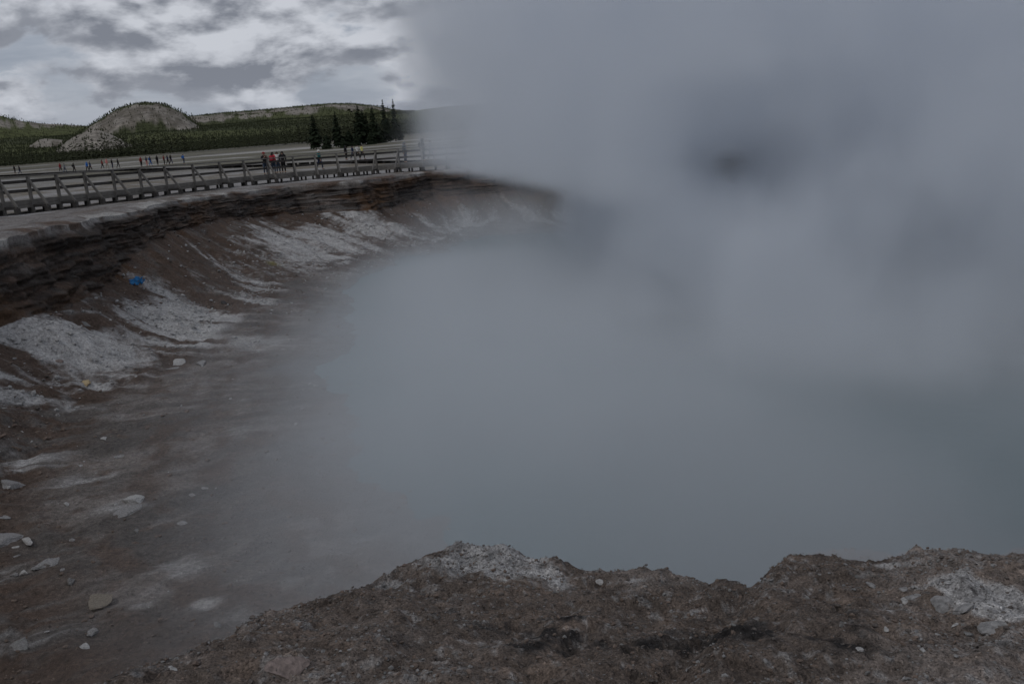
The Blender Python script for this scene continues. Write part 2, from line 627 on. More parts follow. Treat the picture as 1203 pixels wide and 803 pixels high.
pale = pxblob(570, 652, 0.42, -0.4, 0.30) * 2.3 + pxblob(640, 668, 0.22, -0.4, 0.12) + pxblob(740, 672, 0.13, -0.4, 0.07) + pxblob(500, 705, 0.2, -0.4, 0.1) * 0.8 + pxblob(440, 700, 0.2, -0.4, 0.1) * 0.5
pale = pale + pxblob(1120, 715, 0.30, -0.3, 0.18) * 0.7 + pxblob(1030, 665, 0.25, -0.3, 0.12) * 0.8 + pxblob(1190, 760, 0.3, -0.25, 0.5) * 0.6 + pxblob(1160, 730, 0.2, -0.3, 0.2) + pxblob(1060, 745, 0.12, -0.3, 0.1) * 0.8
pale = pale + pxblob(345, 775, 0.13, -0.3, 0.06) * 1.1 + pxblob(670, 768, 0.12, -0.2, 0.05) * 0.6
cn = cmix(cn, PALE * 0.95, np.clip(ss(0.8 * pale + 1.7 * nf, 0.55, 1.15), 0, 1) * 0.9)
cn = cmix(cn, PALE * 0.75, ss(fbm(X * 30, Y * 30, 63.0, octaves=2) + 0.35 * fbm(X * 2.2, Y * 2.2, 8.0, octaves=3), 0.34, 0.66) * 0.55)
black = pxblob(640, 785, 0.28, -0.2, 0.3) + pxblob(900, 775, 0.5, -0.15, 0.22) + pxblob(680, 740, 0.3, -0.3, 0.1) * 0.6 + pxblob(1010, 790, 0.2, -0.2, 0.2) * .5 + pxblob(705, 673, 0.08, -0.4, 0.06)
cn = cmix(cn, BLACK * 1.2, ss(1.0 * black + 1.7 * nf, 0.50, 1.1))
c = cmix(c, cn, np.clip(wn * 1.4, 0, 1))
out_col = c

# cliff
Xc, Yc, Zc_ = Xi[:NCL], Yi[:NCL], Zin[:NCL]
band = fbm(arc[None] * 0.5 + 0 * U, Zc_ * 5.0, 5.0, octaves=5, gain=0.62) + 0.35 * ss(U, 0.45, 1.0)
cc = cmix(np.broadcast_to(DARK, Xc.shape + (3,)), np.broadcast_to(BROWN * 1.15, Xc.shape + (3,)), ss(band, -0.05, 0.45))
cc = cmix(cc, BLACK, ss(fbm(arc[None] * 0.3, U * 1.5, 4.0, octaves=3), -0.15, 0.35) * 0.65)
cc = cmix(cc, RUST * 0.6, ss(fbm(arc[None] * 0.22, U * 1.2, 14.0, octaves=3), 0.25, 0.55) * 0.6)
cc = cc * 1.0
cc = cmix(cc, MUD * 0.9, ss(fbm(arc[None] * 0.9, Zc_ * 6, 24.0, octaves=4), 0.22, 0.5) * 0.7)
cc = cmix(cc, PALE * 0.6, (1 - ss(U, 0.0, 0.16)) * ss(fbm(Xc * 0.8, Yc * 0.8, 21.0, octaves=3), -0.1, 0.3) * (1 - near2))
q = at_z(360, 245, -2)
cc = cmix(cc, PALE * 0.75, np.exp(-(((Xc - q[0]) / 2.6) ** 2 + ((Yc - q[1]) / 6.0) ** 2)) * ss(fbm(arc[None] * 0.5, Zc_ * 5, 31.0, octaves=3), -0.1, 0.2) * 0.9)
cc = cmix(cc, RUST * 1.3, np.clip(blob(Xc, Yc, 448, 236, -2.2, 0.9, 4.0) * ss(fbm(Xc * 1.2, Zc_ * 3, 5.0, octaves=3), -0.1, 0.3), 0, 1))
cc = cmix(np.broadcast_to(out_col[-1:], cc.shape), cc, np.broadcast_to(ss(U, 0.02, 0.16), Xc.shape))
# talus
Xt, Yt, Zt_ = Xi[NCL:NCL + NTA], Yi[NCL:NCL + NTA], Zin[NCL:NCL + NTA]
streak = fbm(sa * 0.75 + fbm(sa * 0.25, V * 2, 2.0, octaves=2) * 1.2, V * 0.9, 12.0, octaves=5)
patch = fbm(sa * 0.12, V * 1.3, 44.0, octaves=3)
whit = ss(V, 0.12, 0.42) * 0.55 + streak * 1.25 + patch * 0.5 - 0.22
whit = whit + 0.9 * blob(Xt, Yt, 395, 272, -3.6, 3.4, 6.0) + 0.75 * blob(Xt, Yt, 215, 358, -4.0, 2.4, 3.5) + 0.6 * blob(Xt, Yt, 90, 425, -4.3, 2.6, 2.2) + 0.5 * blob(Xt, Yt, 540, 245, -3.0, 2.4, 5)
whit = whit + 0.5 * blob(Xt, Yt, 270, 375, -4.6, 1.6, 2) + 0.55 * blob(Xt, Yt, 140, 425, -4.6, 1.5, 1.5)
whit = whit - 0.85 * blob(Xt, Yt, 70, 485, -4.5, 2.0, 2.5) - 0.6 * blob(Xt, Yt, 45, 385, -3.8, 1.8, 1.6) - 0.8 * blob(Xt, Yt, 255, 320, -3.6, 0.9, 3.4) - 0.5 * blob(Xt, Yt, 190, 305, -3.3, 1.8, 2.0)
whit = whit - 0.9 * near2 - 0.7 * ss(-Yt, -22, -12) - 0.5 * blob(Xt, Yt, 30, 520, -4.8, 2.5, 2.5)
tfine = fbm(Xt * 2.5, Yt * 2.5, 3.0, octaves=4, gain=0.6)
ctal = cmix(np.broadcast_to(BROWN, Xt.shape + (3,)), np.broadcast_to(MUD * 0.95, Xt.shape + (3,)), ss(tfine + streak, -0.2, 0.5))
ctal = cmix(ctal, RUST * 0.85, ss(streak - patch, 0.15, 0.6) * (1 - ss(V, 0.1, 0.6)) * 0.6)
tf2 = fbm(Xt * 7, Yt * 7, 13.0, octaves=3, gain=0.7)
ctal = cmix(ctal, PALE * 0.92, ss(whit + 0.42 * tfine + 0.36 * tf2, 0.05, 0.92))
ctal = cmix(ctal, LICHEN, np.clip(1.1 * blob(Xt, Yt, 322, 306, -4.3, 0.35, 0.7) * ss(tfine, -0.3, 0.3), 0, 1))
ctal = cmix(ctal, DARK * 1.6, np.clip(1.2 * (blob(Xt, Yt, 312, 300, -4.2, 0.8, 1.2) + blob(Xt, Yt, 420, 303, -4.7, 2.2, 1.2) + blob(Xt, Yt, 440, 290, -4.4, 1.3, 1.5)) * ss(fbm(Xt * 2.2, Yt * 2.2, 13.0, octaves=3), 0.05, 0.35), 0, 1))
# floor: mud drawn out along the shore
Xf, Yf = Xi[NCL + NTA:NCL + NTA + NFL], Yi[NCL + NTA:NCL + NTA + NFL]
along = fbm(sa * 0.95 + fbm(sa * 0.2, Tf * 0.3, 2.0, octaves=2) * 1.4, Tf * 0.16, 8.0, octaves=5, gain=0.6) * 0.75 + 0.35 * fbm(sa * 0.2, Tf * 0.9, 8.0, octaves=4)
cf = cmix(np.broadcast_to(MUD * 0.85, Xf.shape + (3,)), np.broadcast_to(MUD * 1.55, Xf.shape + (3,)), ss(along, -0.25, 0.35))
cf = cmix(cf, BROWN * 1.2, ss(fbm(Xf * 2.4, Yf * 2.4, 33.0, octaves=5, gain=0.65), 0.0, 0.45) * 0.7)
cf = cmix(cf, PALE * 0.62, ss(fbm(Xf * 1.5, Yf * 1.5, 53.0, octaves=6, gain=0.7) + 0.5 * along, 0.15, 0.6) * 0.55)
cf = cmix(cf, BROWN * 1.1, ss(fbm(sa * 0.3, Tf * 1.3, 18.0, octaves=4), 0.15, 0.45) * 0.8)
cf = cmix(cf, BROWN * 0.9, ss(-Yf + 2.0 * fbm(Xf * 0.8, Yf * 0.8, 3.0, octaves=4), -17, -10) * ss(-Xf, 3.0, 6.0) * 0.85)
fp = blob(Xf, Yf, 145, 595, -5, 1.0, 0.7) + blob(Xf, Yf, 215, 660, -5, 0.9, 0.8) + blob(Xf, Yf, 240, 705, -5, 0.7, 0.4) + blob(Xf, Yf, 60, 570, -5, 1.6, 0.6) + 1.0 * blob(Xf, Yf, 300, 400, -5, 2.0, 1.6) + 0.8 * blob(Xf, Yf, 170, 710, -5, 0.4, 0.3)
cf = cmix(cf, PALE * 0.8, ss(fp + 0.7 * along + 0.3 * fbm(Xf * 3, Yf * 3, 2.0, octaves=4), 0.55, 1.15) * 0.85)
cf = cmix(cf, np.array([0.108, 0.113, 0.115]), ss(Wf + 0.25 * fbm(Xf * 0.4, Yf * 0.4, 3.0, octaves=3), 0.45, 0.85) * 0.85)
cf = cmix(cf, ctal[-1:], 1 - ss(np.broadcast_to(Wf, Xf.shape), 0.0, 0.16))
cu = np.broadcast_to(np.array([0.06, 0.09, 0.085]), (len(rows_uw), NC, 3))
in_col = np.concatenate([cc, ctal, cf, cu])

GV = np.concatenate([out_xyz.reshape(-1, 3), in_xyz.reshape(-1, 3)])
GC = np.clip(np.concatenate([out_col.reshape(-1, 3), in_col.reshape(-1, 3)]), 0.005, 0.8)
NR = len(rows_out) + Tin.shape[0]
ground = obj('ground', np_mesh('ground', GV, grid_faces(NR, NC, True)[:, ::-1], True, GC), earth_mat('earth'), None,
             kind='structure', label='pale sinter plain and steep brown crater with muddy floor')

# KD lookups of ground height for resting things on it
from mathutils.kdtree import KDTree
_sel = np.where((np.hypot(GV[:, 0], GV[:, 1]) < 260) & (GV[:, 1] > 0) & (GV[:, 0] < 12))[0][::2]
_kd = KDTree(len(_sel))
for i_ in _sel:
    _kd.insert((GV[i_, 0], GV[i_, 1], 0.0), int(i_))
_kd.balance()


def ground_z(x, y):
    return float(GV[_kd.find((x, y, 0.0))[1], 2])


from mathutils.bvhtree import BVHTree
_bvh = None


def hit(x, y):
    """Place and slope of the ground that shows at photo pixel x, y."""
    global _bvh
    if _bvh is None:
        fa = grid_faces(NR, NC, True)
        cen = GV[fa[:, 0]]
        ok = (np.hypot(cen[:, 0], cen[:, 1]) < 90) & (cen[:, 1] > 2) & (cen[:, 0] < 8)
        fs = fa[ok]
        used, invx = np.unique(fs, return_inverse=True)
        _bvh = BVHTree.FromPolygons([tuple(v) for v in GV[used].tolist()], [tuple(f) for f in invx.reshape(-1, 4).tolist()])
    loc, nrm, _, _ = _bvh.ray_cast(Vector(CAM), Vector(ray(x, y)).normalized())
    if loc is None:
        return None, None
    if nrm.z < 0:
        nrm = -nrm
    return loc, nrm


# ------------------------------------------------------------------ lake
a = np.linspace(0, 2 * math.pi, 181)[:-1]
rr = np.interp(a, th, rho - ts + 2.6)
rings = np.array([1.0, 0.93, 0.8, 0.6, 0.35, 0.05])[:, None]
lv = np.stack([CX + rings * rr[None] * np.cos(a)[None], CY + rings * rr[None] * np.sin(a)[None], np.full((6, 180), WATER_Z)], -1).reshape(-1, 3)
lv = np.concatenate([lv, [[CX, CY, WATER_Z]]])
wm = bpy.data.materials.new('lake_water')
wm.use_nodes = True
t_ = NT(wm.node_tree)
p_ = wm.node_tree.nodes['Principled BSDF']
co_ = t_.node('ShaderNodeTexCoord').outputs['Object']
t_.put(p_.inputs['Base Color'], t_.mix(t_.smooth(t_.noise(co_, 0.12, 3.0), 0.35, 0.65), (0.008, 0.048, 0.062), (0.013, 0.072, 0.084)))
p_.inputs['Roughness'].default_value = 0.3
p_.inputs['Specular IOR Level'].default_value = 0.28
b_ = t_.node('ShaderNodeBump')
b_.inputs['Strength'].default_value = 0.35
b_.inputs['Distance'].default_value = 0.05
t_.put(b_.inputs['Height'], t_.noise(co_, 2.2, 4.0, 0.6))
t_.put(p_.inputs['Normal'], b_.outputs[0])
lm = bpy.data.meshes.new('lake_water')
fl = grid_faces(6, 180, True).tolist() + [[5 * 180 + (i + 1) % 180, 5 * 180 + i, 1080] for i in range(180)]
lm.from_pydata(lv.tolist(), [], fl)
bm = bmesh.new()
bm.from_mesh(lm)
bmesh.ops.recalc_face_normals(bm, faces=bm.faces)
if sum(f.normal.z for f in bm.faces) < 0:
    bmesh.ops.reverse_faces(bm, faces=bm.faces)
bm.to_mesh(lm)
bm.free()
obj('lake', lm, wm, None, kind='structure', label='steaming teal hot spring water filling the crater')

# ------------------------------------------------------------------ hills far across the plain
HX = [(-400, 0.0)]


def crest(points, dist):
    """Crest line photographed at pixels, standing at a distance: azimuth -> height."""
    az, h = [], []
    for x, y in points:
        q = at_d(x, y, dist)
        az.append(math.atan2(q[0], q[1]))
        h.append(q[2])
    return np.array(az), np.array(h)


az = np.concatenate([np.linspace(-math.pi, -0.56, 220), np.linspace(-0.56, -0.08, 780)[1:], np.linspace(-0.08, math.pi, 260)[1:-1]])
rad = np.concatenate([np.linspace(330, 1150, 60), np.linspace(1150, 2100, 70)[1:], np.linspace(2100, 4300, 70)[1:], [5200, 6500, 9000, 14000]])
A, Rd = np.meshgrid(az, rad)
HXX, HYY = Rd * np.sin(A), Rd * np.cos(A)
nh = fbm(HXX * 0.004, HYY * 0.004, 2.0, octaves=5)
base = 0.9 + 44 * ss(Rd, 520, 2100) + 8 * nh * ss(Rd, 600, 1200)


def bump_hill(points, dist, w_front, w_back, edge=True):
    pa, ph = crest(points, dist)
    c_ = np.interp(A, pa, ph, left=-30, right=-30)
    s_ = np.where(Rd < dist, np.clip(1 - ((dist - Rd) / w_front) ** 2, -1, 1), np.clip(1 - ((Rd - dist) / w_back) ** 2, -1, 1))
    return np.where(s_ > 0, c_ * s_ ** 0.75, -30)


dome = bump_hill([(85, 168), (100, 152.5), (112, 145.5), (124, 138), (136, 131), (148, 126.5), (160, 123.6), (172, 122.3), (185, 122.6), (197, 126), (208, 131), (220, 137.5), (235, 150), (250, 165)], 1750, 470, 700)
knob = bump_hill([(66, 177), (76, 168), (88, 160), (100, 155), (111, 152.5), (120, 154), (130, 158), (141, 163), (155, 172)], 1000, 120, 200)
left_r = bump_hill([(-260, 150), (-140, 143), (-60, 137), (-10, 135), (3, 137.5), (12, 140.5), (28, 143.5), (50, 146), (80, 147.5), (105, 149), (130, 152), (180, 165)], 2500, 600, 900)
right_r = bump_hill([(150, 158), (190, 145), (222, 139), (262, 134.5), (310, 131), (350, 127), (385, 124), (415, 123.6), (440, 126.5), (462, 130.5), (485, 133), (520, 136), (600, 131), (700, 122), (770, 96), (850, 80), (950, 82), (1100, 80), (1300, 70)], 3100, 1150, 1200)
tan_b = bump_hill([(35, 172), (45, 165), (53, 163.2), (70, 164.5), (88, 165.5), (100, 172)], 1250, 130, 160)
all_ring = np.where(np.abs(A + 0.1) > 0.5, 60 + 40 * fbm(A * 3, A * 0 + 2.0, octaves=4), 0) * ss(Rd, 2000, 3200)
HZ = np.maximum.reduce([base, dome, knob, left_r, right_r, tan_b, all_ring + base * 0.4])
HZ = np.where(Rd > 4000, np.minimum(HZ, 20), HZ)
HZ = HZ + 2.0 * nh * ss(Rd, 700, 1500) * (HZ > 6)
HZ = np.where(Rd < 345, -6, HZ)
HZ = np.where((Rd < 520) & (HZ < 3), np.minimum(HZ, -0.5), HZ)
FOREST = np.array([0.044, 0.050, 0.025])
FOREST2 = np.array([0.080, 0.088, 0.040])
ROCKC = np.array([0.235, 0.212, 0.185])
ROCKD = np.array([0.13, 0.115, 0.095])
n1h = fbm(HXX * 0.010, HYY * 0.010, 9.0, octaves=5, gain=0.6)
hcx = cmix(np.broadcast_to(FOREST, HXX.shape + (3,)), np.broadcast_to(FOREST2, HXX.shape + (3,)), ss(fbm(HXX * 0.003, HYY * 0.003, 5.0, octaves=4) + 0.25, -0.1, 0.4))
stk = fbm(A * 160, Rd * 0.003, 3.0, octaves=4)
is_d = (dome >= HZ - 6) & (dome > 8)
pa_x = np.interp(A, *crest([(100, 152), (222, 138)], 1750))[()] if False else 0
px_of = 601.5 + F * np.tan(A) * 0.975
top_d = np.interp(A, *crest([(85, 168), (112, 145.5), (136, 131), (160, 123.6), (185, 122.6), (208, 131), (235, 150)], 1750))
rockm = np.where(is_d, ss(0.95 * np.exp(-((HZ / np.maximum(top_d, 1) - 0.72) / 0.30) ** 2) + 0.5 * stk + 0.35 * n1h - 0.5 * ss(HZ / np.maximum(top_d, 1), 0.88, 1.0), 0.42, 0.72), 0)
is_k = (knob >= HZ - 4) & (knob > 1)
rockm = np.where(is_k, ss(0.75 + 0.5 * n1h + 0.4 * stk, 0.45, 0.75), rockm)
is_l = (left_r >= HZ - 6) & (left_r > 40)
rockm = np.where(is_l, ss(0.62 * ss(HZ, 55, 75) + 0.55 * stk + 0.4 * n1h - 0.5 * ss(HZ, 104, 116), 0.36, 0.6), rockm)
is_r = (right_r >= HZ - 6) & (right_r > 55)
top_r = np.interp(A, *crest([(150, 158), (222, 139), (310, 131), (385, 124), (415, 123.6), (440, 126.5), (485, 133), (1300, 90)], 3100))
rel = HZ / np.maximum(top_r, 1)
rockm = np.where(is_r, ss(0.82 * np.exp(-((rel - 0.80) / 0.17) ** 2) + 0.55 * stk + 0.5 * n1h, 0.50, 0.80), rockm)
is_t = (tan_b >= HZ - 2) & (tan_b > 6)
rockm = np.where(is_t, ss(0.7 + n1h, 0.4, 0.8), rockm)
rockcol = cmix(np.broadcast_to(ROCKC, HXX.shape + (3,)), np.broadcast_to(ROCKD, HXX.shape + (3,)), ss(fbm(A * 90, Rd * 0.012, 6.0, octaves=5, gain=0.65), -0.12, 0.4))
hcx = cmix(hcx, rockcol, np.clip(rockm, 0, 1))
hm = bpy.data.materials.new('hill_cover')
hm.use_nodes = True
t_ = NT(hm.node_tree)
p_ = hm.node_tree.nodes['Principled BSDF']
at_ = t_.node('ShaderNodeAttribute', attribute_name='earth')
co_ = t_.node('ShaderNodeTexCoord').outputs['Object']
v_ = t_.math('MULTIPLY', t_.lin(t_.noise(co_, 0.06, 6.0, 0.7), 0.3, 0.7, 0.55, 1.45), t_.lin(t_.noise(co_, 0.25, 3.0, 0.7), 0.3, 0.7, 0.7, 1.3))
t_.put(p_.inputs['Base Color'], t_.mix(1.0, at_.outputs['Color'], t_.comb(v_, v_, v_), 'MULTIPLY'))
p_.inputs['Roughness'].default_value = 1.0
p_.inputs['Specular IOR Level'].default_value = 0.05
hv = np.stack([HXX, HYY, HZ], -1)
obj('hills', np_mesh('hills', hv.reshape(-1, 3), grid_faces(len(rad), len(az))[:, ::-1], True, hcx.reshape(-1, 3)), hm, None,
    kind='structure', label='forested hills with bare pale slopes beyond the plain')


# ------------------------------------------------------------------ conifers
def conifer_crown(h, r, n_whorl, per, seed, leaf=1.0, base=0.08):
    """Crown of many small drooping sprays: each a bent pair of quads standing out from the trunk."""
    g = np.random.default_rng(seed)
    vs, fs = [], []
    for i in range(n_whorl):
        f = (i + g.uniform(-.4, .4)) / n_whorl
        z = h * (base + (1 - base) * min(max(f, 0), 0.985))
        rad_ = r * (1 - f) ** 0.62 * g.uniform(0.55, 1.12) * (1.0 if f > 0.15 else 0.75 + f)
        for j in range(per):
            if g.random() < 0.14:
                continue
            a0 = g.uniform(0, 2 * math.pi)
            L = max(rad_ * g.uniform(0.45, 1.15), 0.012)
            dr = g.uniform(0.12, 0.42)
            wv = L * g.uniform(0.20, 0.34) * leaf
            ca, sa_ = math.cos(a0), math.sin(a0)
            zz = z + g.uniform(-.12, .12) * h / n_whorl * 3
            up = g.uniform(0.0, 0.12) * L
            pts = [(0.08 * L, -wv * .4, 0), (0.08 * L, wv * .4, 0), (0.6 * L, wv, up - dr * L * .35), (0.6 * L, -wv, up - dr * L * .35), (L, wv * .25, -dr * L), (L, -wv * .25, -dr * L)]
            n0 = len(vs)
            tw = g.uniform(-.5, .5)
            for (x_, y_, z_) in pts:
                z2 = z_ + y_ * tw
                vs.append((x_ * ca - y_ * sa_, x_ * sa_ + y_ * ca, zz + z2))
            fs += [[n0, n0 + 1, n0 + 2, n0 + 3], [n0 + 3, n0 + 2, n0 + 4, n0 + 5]]
    return np.array(vs), np.array(fs)


M_NEEDLE = simple_mat('dark_needles', (0.022, 0.030, 0.017), 0.95, 0.45, 1.2, spec=0.1)
M_NEEDLE2 = simple_mat('green_needles', (0.040, 0.045, 0.024), 0.95, 0.4, 0.5, spec=0.1)
M_BARK = simple_mat('bark', (0.06, 0.045, 0.035), 0.95, 0.3, 8.0)
protos = []
for k, (h_, r_, nw, per) in enumerate([(1.0, .205, 34, 40), (1.0, .25, 30, 42), (1.0, .15, 36, 32), (1.0, .50, 20, 60)]):
    v, f = conifer_crown(h_, r_, nw, per, 40 + k)
    cm = np_mesh('conifer_crown', v, f, False)
    cm.materials.append(M_NEEDLE)
    tv, tf = tube_arrays([(0, 0, -.02), (0.004, 0, .3), (-.004, .003, .7), (0, 0, .97)], [.016, .013, .007, .002], 6)
    tm = np_mesh('conifer_trunk', tv, tf, True)
    tm.materials.append(M_BARK)
    protos.append((cm, tm))


def conifer(x, ybase, ytop, dist, kind, label, group, rz=0.0):
    b = at_d(x, ybase, dist)
    gz = plain_level(b[0], b[1]) - 0.05
    topz = at_d(x, ytop, dist)[2]
    h = (topz - gz) * 1.13
    e = bpy.data.objects.new('pine_tree', None)
    e.empty_display_size = 0.5
    link(e)
    e.location = (b[0], b[1], gz)
    e.scale = (h * 1.0, h, h)
    e.rotation_euler = (random.uniform(-.02, .02), random.uniform(-.02, .02), rz)
    e['label'] = label
    e['category'] = 'tree'
    e['group'] = group
    cm, tm = protos[kind]
    obj('crown', cm, None, e)
    obj('trunk', tm, None, e)
    return e


G = 'conifers in the clump beside the steam'
TREES = [
    (372, 178, 138.5, 235, 1, 'broad dark conifer at the open end of the clump, farthest from the steam'),
    (398, 176, 134.5, 235, 0, 'second tall conifer of the clump, standing above low bushes behind the person in yellow'),
    (385, 178, 160, 225, 3, 'low bushy conifer between the two outermost tall trees'),
    (411, 177, 155, 240, 3, 'short wide conifer filling the gap beside the second tall tree'),
    (424, 174, 127.5, 245, 0, 'tall conifer with a full crown near the middle of the clump'),
    (430, 174, 132, 250, 0, 'conifer pressed close against its taller full crowned neighbour'),
    (433.5, 173, 135, 250, 2, 'thin spire conifer between two broader trees'),
    (441, 172, 129.5, 245, 0, 'pointed conifer just before the clump thins toward the spire tree'),
    (447, 171, 150, 250, 3, 'low spreading conifer at the foot of the tallest spire'),
    (454.5, 170, 121.5, 255, 2, 'tallest slender spire conifer beside the edge of the steam'),
    (459, 169, 141, 255, 0, 'half height conifer leaning close to the tallest spire'),
    (465.5, 168, 121, 260, 2, 'slender conifer half veiled by the edge of the steam'),
    (420, 176, 158, 235, 3, 'low dark conifer in front of the full crowned tree'),
    (471, 168, 146, 262, 1, 'shorter conifer fading into the steam'),
    (404, 178, 163, 222, 3, 'smallest round conifer in front of the clump'),
    (437, 175, 156, 238, 3, 'wide low conifer under the thin spire'),
]
for i, (x, yb, yt, di, k, lab) in enumerate(TREES):
    conifer(x, yb, yt, di, k, lab, G, i * 1.3)
for i, (x, yb, yt, di, k, lab) in enumerate([(354, 165, 143.5, 520, 2, 'lone pale green conifer poking above the forest edge'), (345, 164, 147, 640, 2, 'thin far conifer standing clear of the forest edge')]):
    pass

# forest edge across the plain: a far wood that reads as one mass
v0, f0 = conifer_crown(1.0, 0.17, 8, 6, 99, 1.6, 0.02)
vv, ff = [], []
nt = 0
for i in range(2600):
    a_ = RNG.uniform(-0.85, 0.02)
    dist = 395 + 190 * RNG.random() ** 1.4 + 25 * math.sin(a_ * 13)
    hh = RNG.uniform(5.0, 9.0) * (1 + 0.25 * math.sin(a_ * 31)) * (1.0 if RNG.random() > .05 else 1.35)
    x_, y_ = dist * math.sin(a_), dist * math.cos(a_)
    q_ = RNG.uniform(0, 6.28)
    rot = np.array([[math.cos(q_), -math.sin(q_), 0], [math.sin(q_), math.cos(q_), 0], [0, 0, 1]])
    vv.append((v0 * [hh * 1.15, hh * 1.15, hh]) @ rot.T + [x_, y_, -1.07 + float(rise(dist)) - 0.1])
    ff.append(f0 + nt)
    nt += len(v0)
obj('forest', np_mesh('forest', np.concatenate(vv), np.concatenate(ff), False), M_NEEDLE2, None, kind='stuff',
    label='dense dark conifer forest edge along the far side of the plain')
# scattered trees over the hillsides
tv_ = np.array([[math.cos(q), math.sin(q), 0.05] for q in np.linspace(0, 2 * math.pi, 6)[:-1]] + [[0, 0, 1]])
tv_[:5, :2] *= 0.22
tf_ = np.array([[i, (i + 1) % 5, 5] for i in range(5)])
idx = np.where((A.ravel() > -0.56) & (A.ravel() < -0.06) & (Rd.ravel() > 600) & (Rd.ravel() < 3400))[0]
rk = np.clip(rockm.ravel()[idx], 0, 1)
pick = RNG.choice(len(idx), 60000, p=(lambda w_: w_ / w_.sum())(1.0 - 0.80 * rk))
vs_, fs_ = [], []
flat = hv.reshape(-1, 3)[idx[pick]]
jit = RNG.normal(0, 1, (len(pick), 2))
for i in range(len(pick)):
    s = RNG.uniform(1.8, 4.0) * (1.0 + 0.25 * (flat[i, 1] > 2000))
    dd = math.hypot(flat[i, 0], flat[i, 1])
    dj = 0.0011 * dd * 2.2
    c0 = flat[i] + [jit[i, 0] * dj, jit[i, 1] * dj * 2, -1.2]
    vs_.append(tv_ * [s * .9, s * .9, s] + c0)
    fs_.append(tf_ + 6 * i)
obj('hillside_trees', np_mesh('hillside_trees', np.concatenate(vs_), np.concatenate(fs_), False), M_NEEDLE2, None, kind='stuff',
    label='small dark conifers speckling the far hillsides')

# ------------------------------------------------------------------ boardwalks
M_WOOD = simple_mat('weathered_wood', (0.155, 0.145, 0.132), 0.9, 0.3, 3.0, 0.3)
M_WOOD_SHADE = simple_mat('shade_toned_wood', (0.06, 0.055, 0.051), 0.9, 0.3, 3.0, 0.3)  # darker copy of the timber: shade on the rail faces put into its colour
M_PALEW = simple_mat('bleached_wood', (0.26, 0.25, 0.235), 0.9, 0.25, 2.0)
MESH = {}


def box_mesh(key, sx, sy, sz, cx=0, cy=0, cz=0, mat=None):
    if key not in MESH:
        bm_ = bmesh.new()
        bmesh.ops.create_cube(bm_, size=1.0, matrix=Matrix.Translation((cx, cy, cz)) @ Matrix.Diagonal((sx, sy, sz, 1)))
        bmesh.ops.bevel(bm_, geom=list(bm_.edges), offset=min(sx, sy, sz) * 0.08, segments=1, affect='EDGES')
        me = bpy.data.meshes.new(key)
        bm_.to_mesh(me)
        bm_.free()
        me.materials.append(mat)
        MESH[key] = me
    return MESH[key]


def polyline(points, spacing):
    p = np.array(points, float)
    s = np.concatenate([[0], np.cumsum(np.hypot(np.diff(p[:, 0]), np.diff(p[:, 1])))])
    n = int(s[-1] // spacing)
    q = np.arange(n + 1) * spacing
    # smoothed path
    xs, ys = np.interp(q, s, p[:, 0]), np.interp(q, s, p[:, 1])
    for _ in range(6):
        xs[1:-1] = (xs[:-2] + 2 * xs[1:-1] + xs[2:]) / 4
        ys[1:-1] = (ys[:-2] + 2 * ys[1:-1] + ys[2:]) / 4
    return np.stack([xs, ys], -1)


bw = bpy.data.objects.new('boardwalk', None)
link(bw)
bw['label'] = 'grey timber boardwalk with braced double rails along the crater rim'
bw['category'] = 'boardwalk'
path_px = [(5, 254), (40, 250), (150, 236), (260, 221.5), (345, 213), (444, 204.5), (500, 200.5)]
pp = [px_ground(*q) for q in path_px]
first = pp[0] + (pp[0] - pp[1]) / np.linalg.norm(pp[0][:2] - pp[1][:2]) * 14
last = pp[-1] + np.array([1.0, 0.10, 0]) * 26
pp = [first] + pp + [last]
SP = 1.85
DECK = 0.68
pq = np.array([[q[0], q[1]] for q in pp])
fine_path = polyline(pq, 0.25)
fx_ = np.array([to_px((a_[0], a_[1], plain_level(a_[0], a_[1])))[0] for a_ in fine_path])
idx_ = [int(np.argmin(np.abs(fx_ - x))) for x in (5, 37, 72, 103, 135, 166, 197, 229, 260, 289, 318, 346, 372, 397, 420, 444, 472, 497)]
pre = list(range(idx_[0] - 9, 0, -9))[::-1]
post_ = list(range(idx_[-1] + 8, len(fine_path), 8))
line_pts = fine_path[pre + idx_ + post_]
bw.location = (line_pts[8][0], line_pts[8][1], float(zg_plain(*line_pts[8])))
bloc = np.array(bw.location)
WID = 2.0


def place(name, me, loc, rz=0.0, ry=0.0, rx=0.0, scale=(1, 1, 1), parent=bw, origin=bloc, mat=None):
    o = bpy.data.objects.new(name, me)
    link(o, parent)
    o.location = np.asarray(loc) - origin
    o.rotation_euler = (rx, ry, rz)
    o.scale = scale
    return o


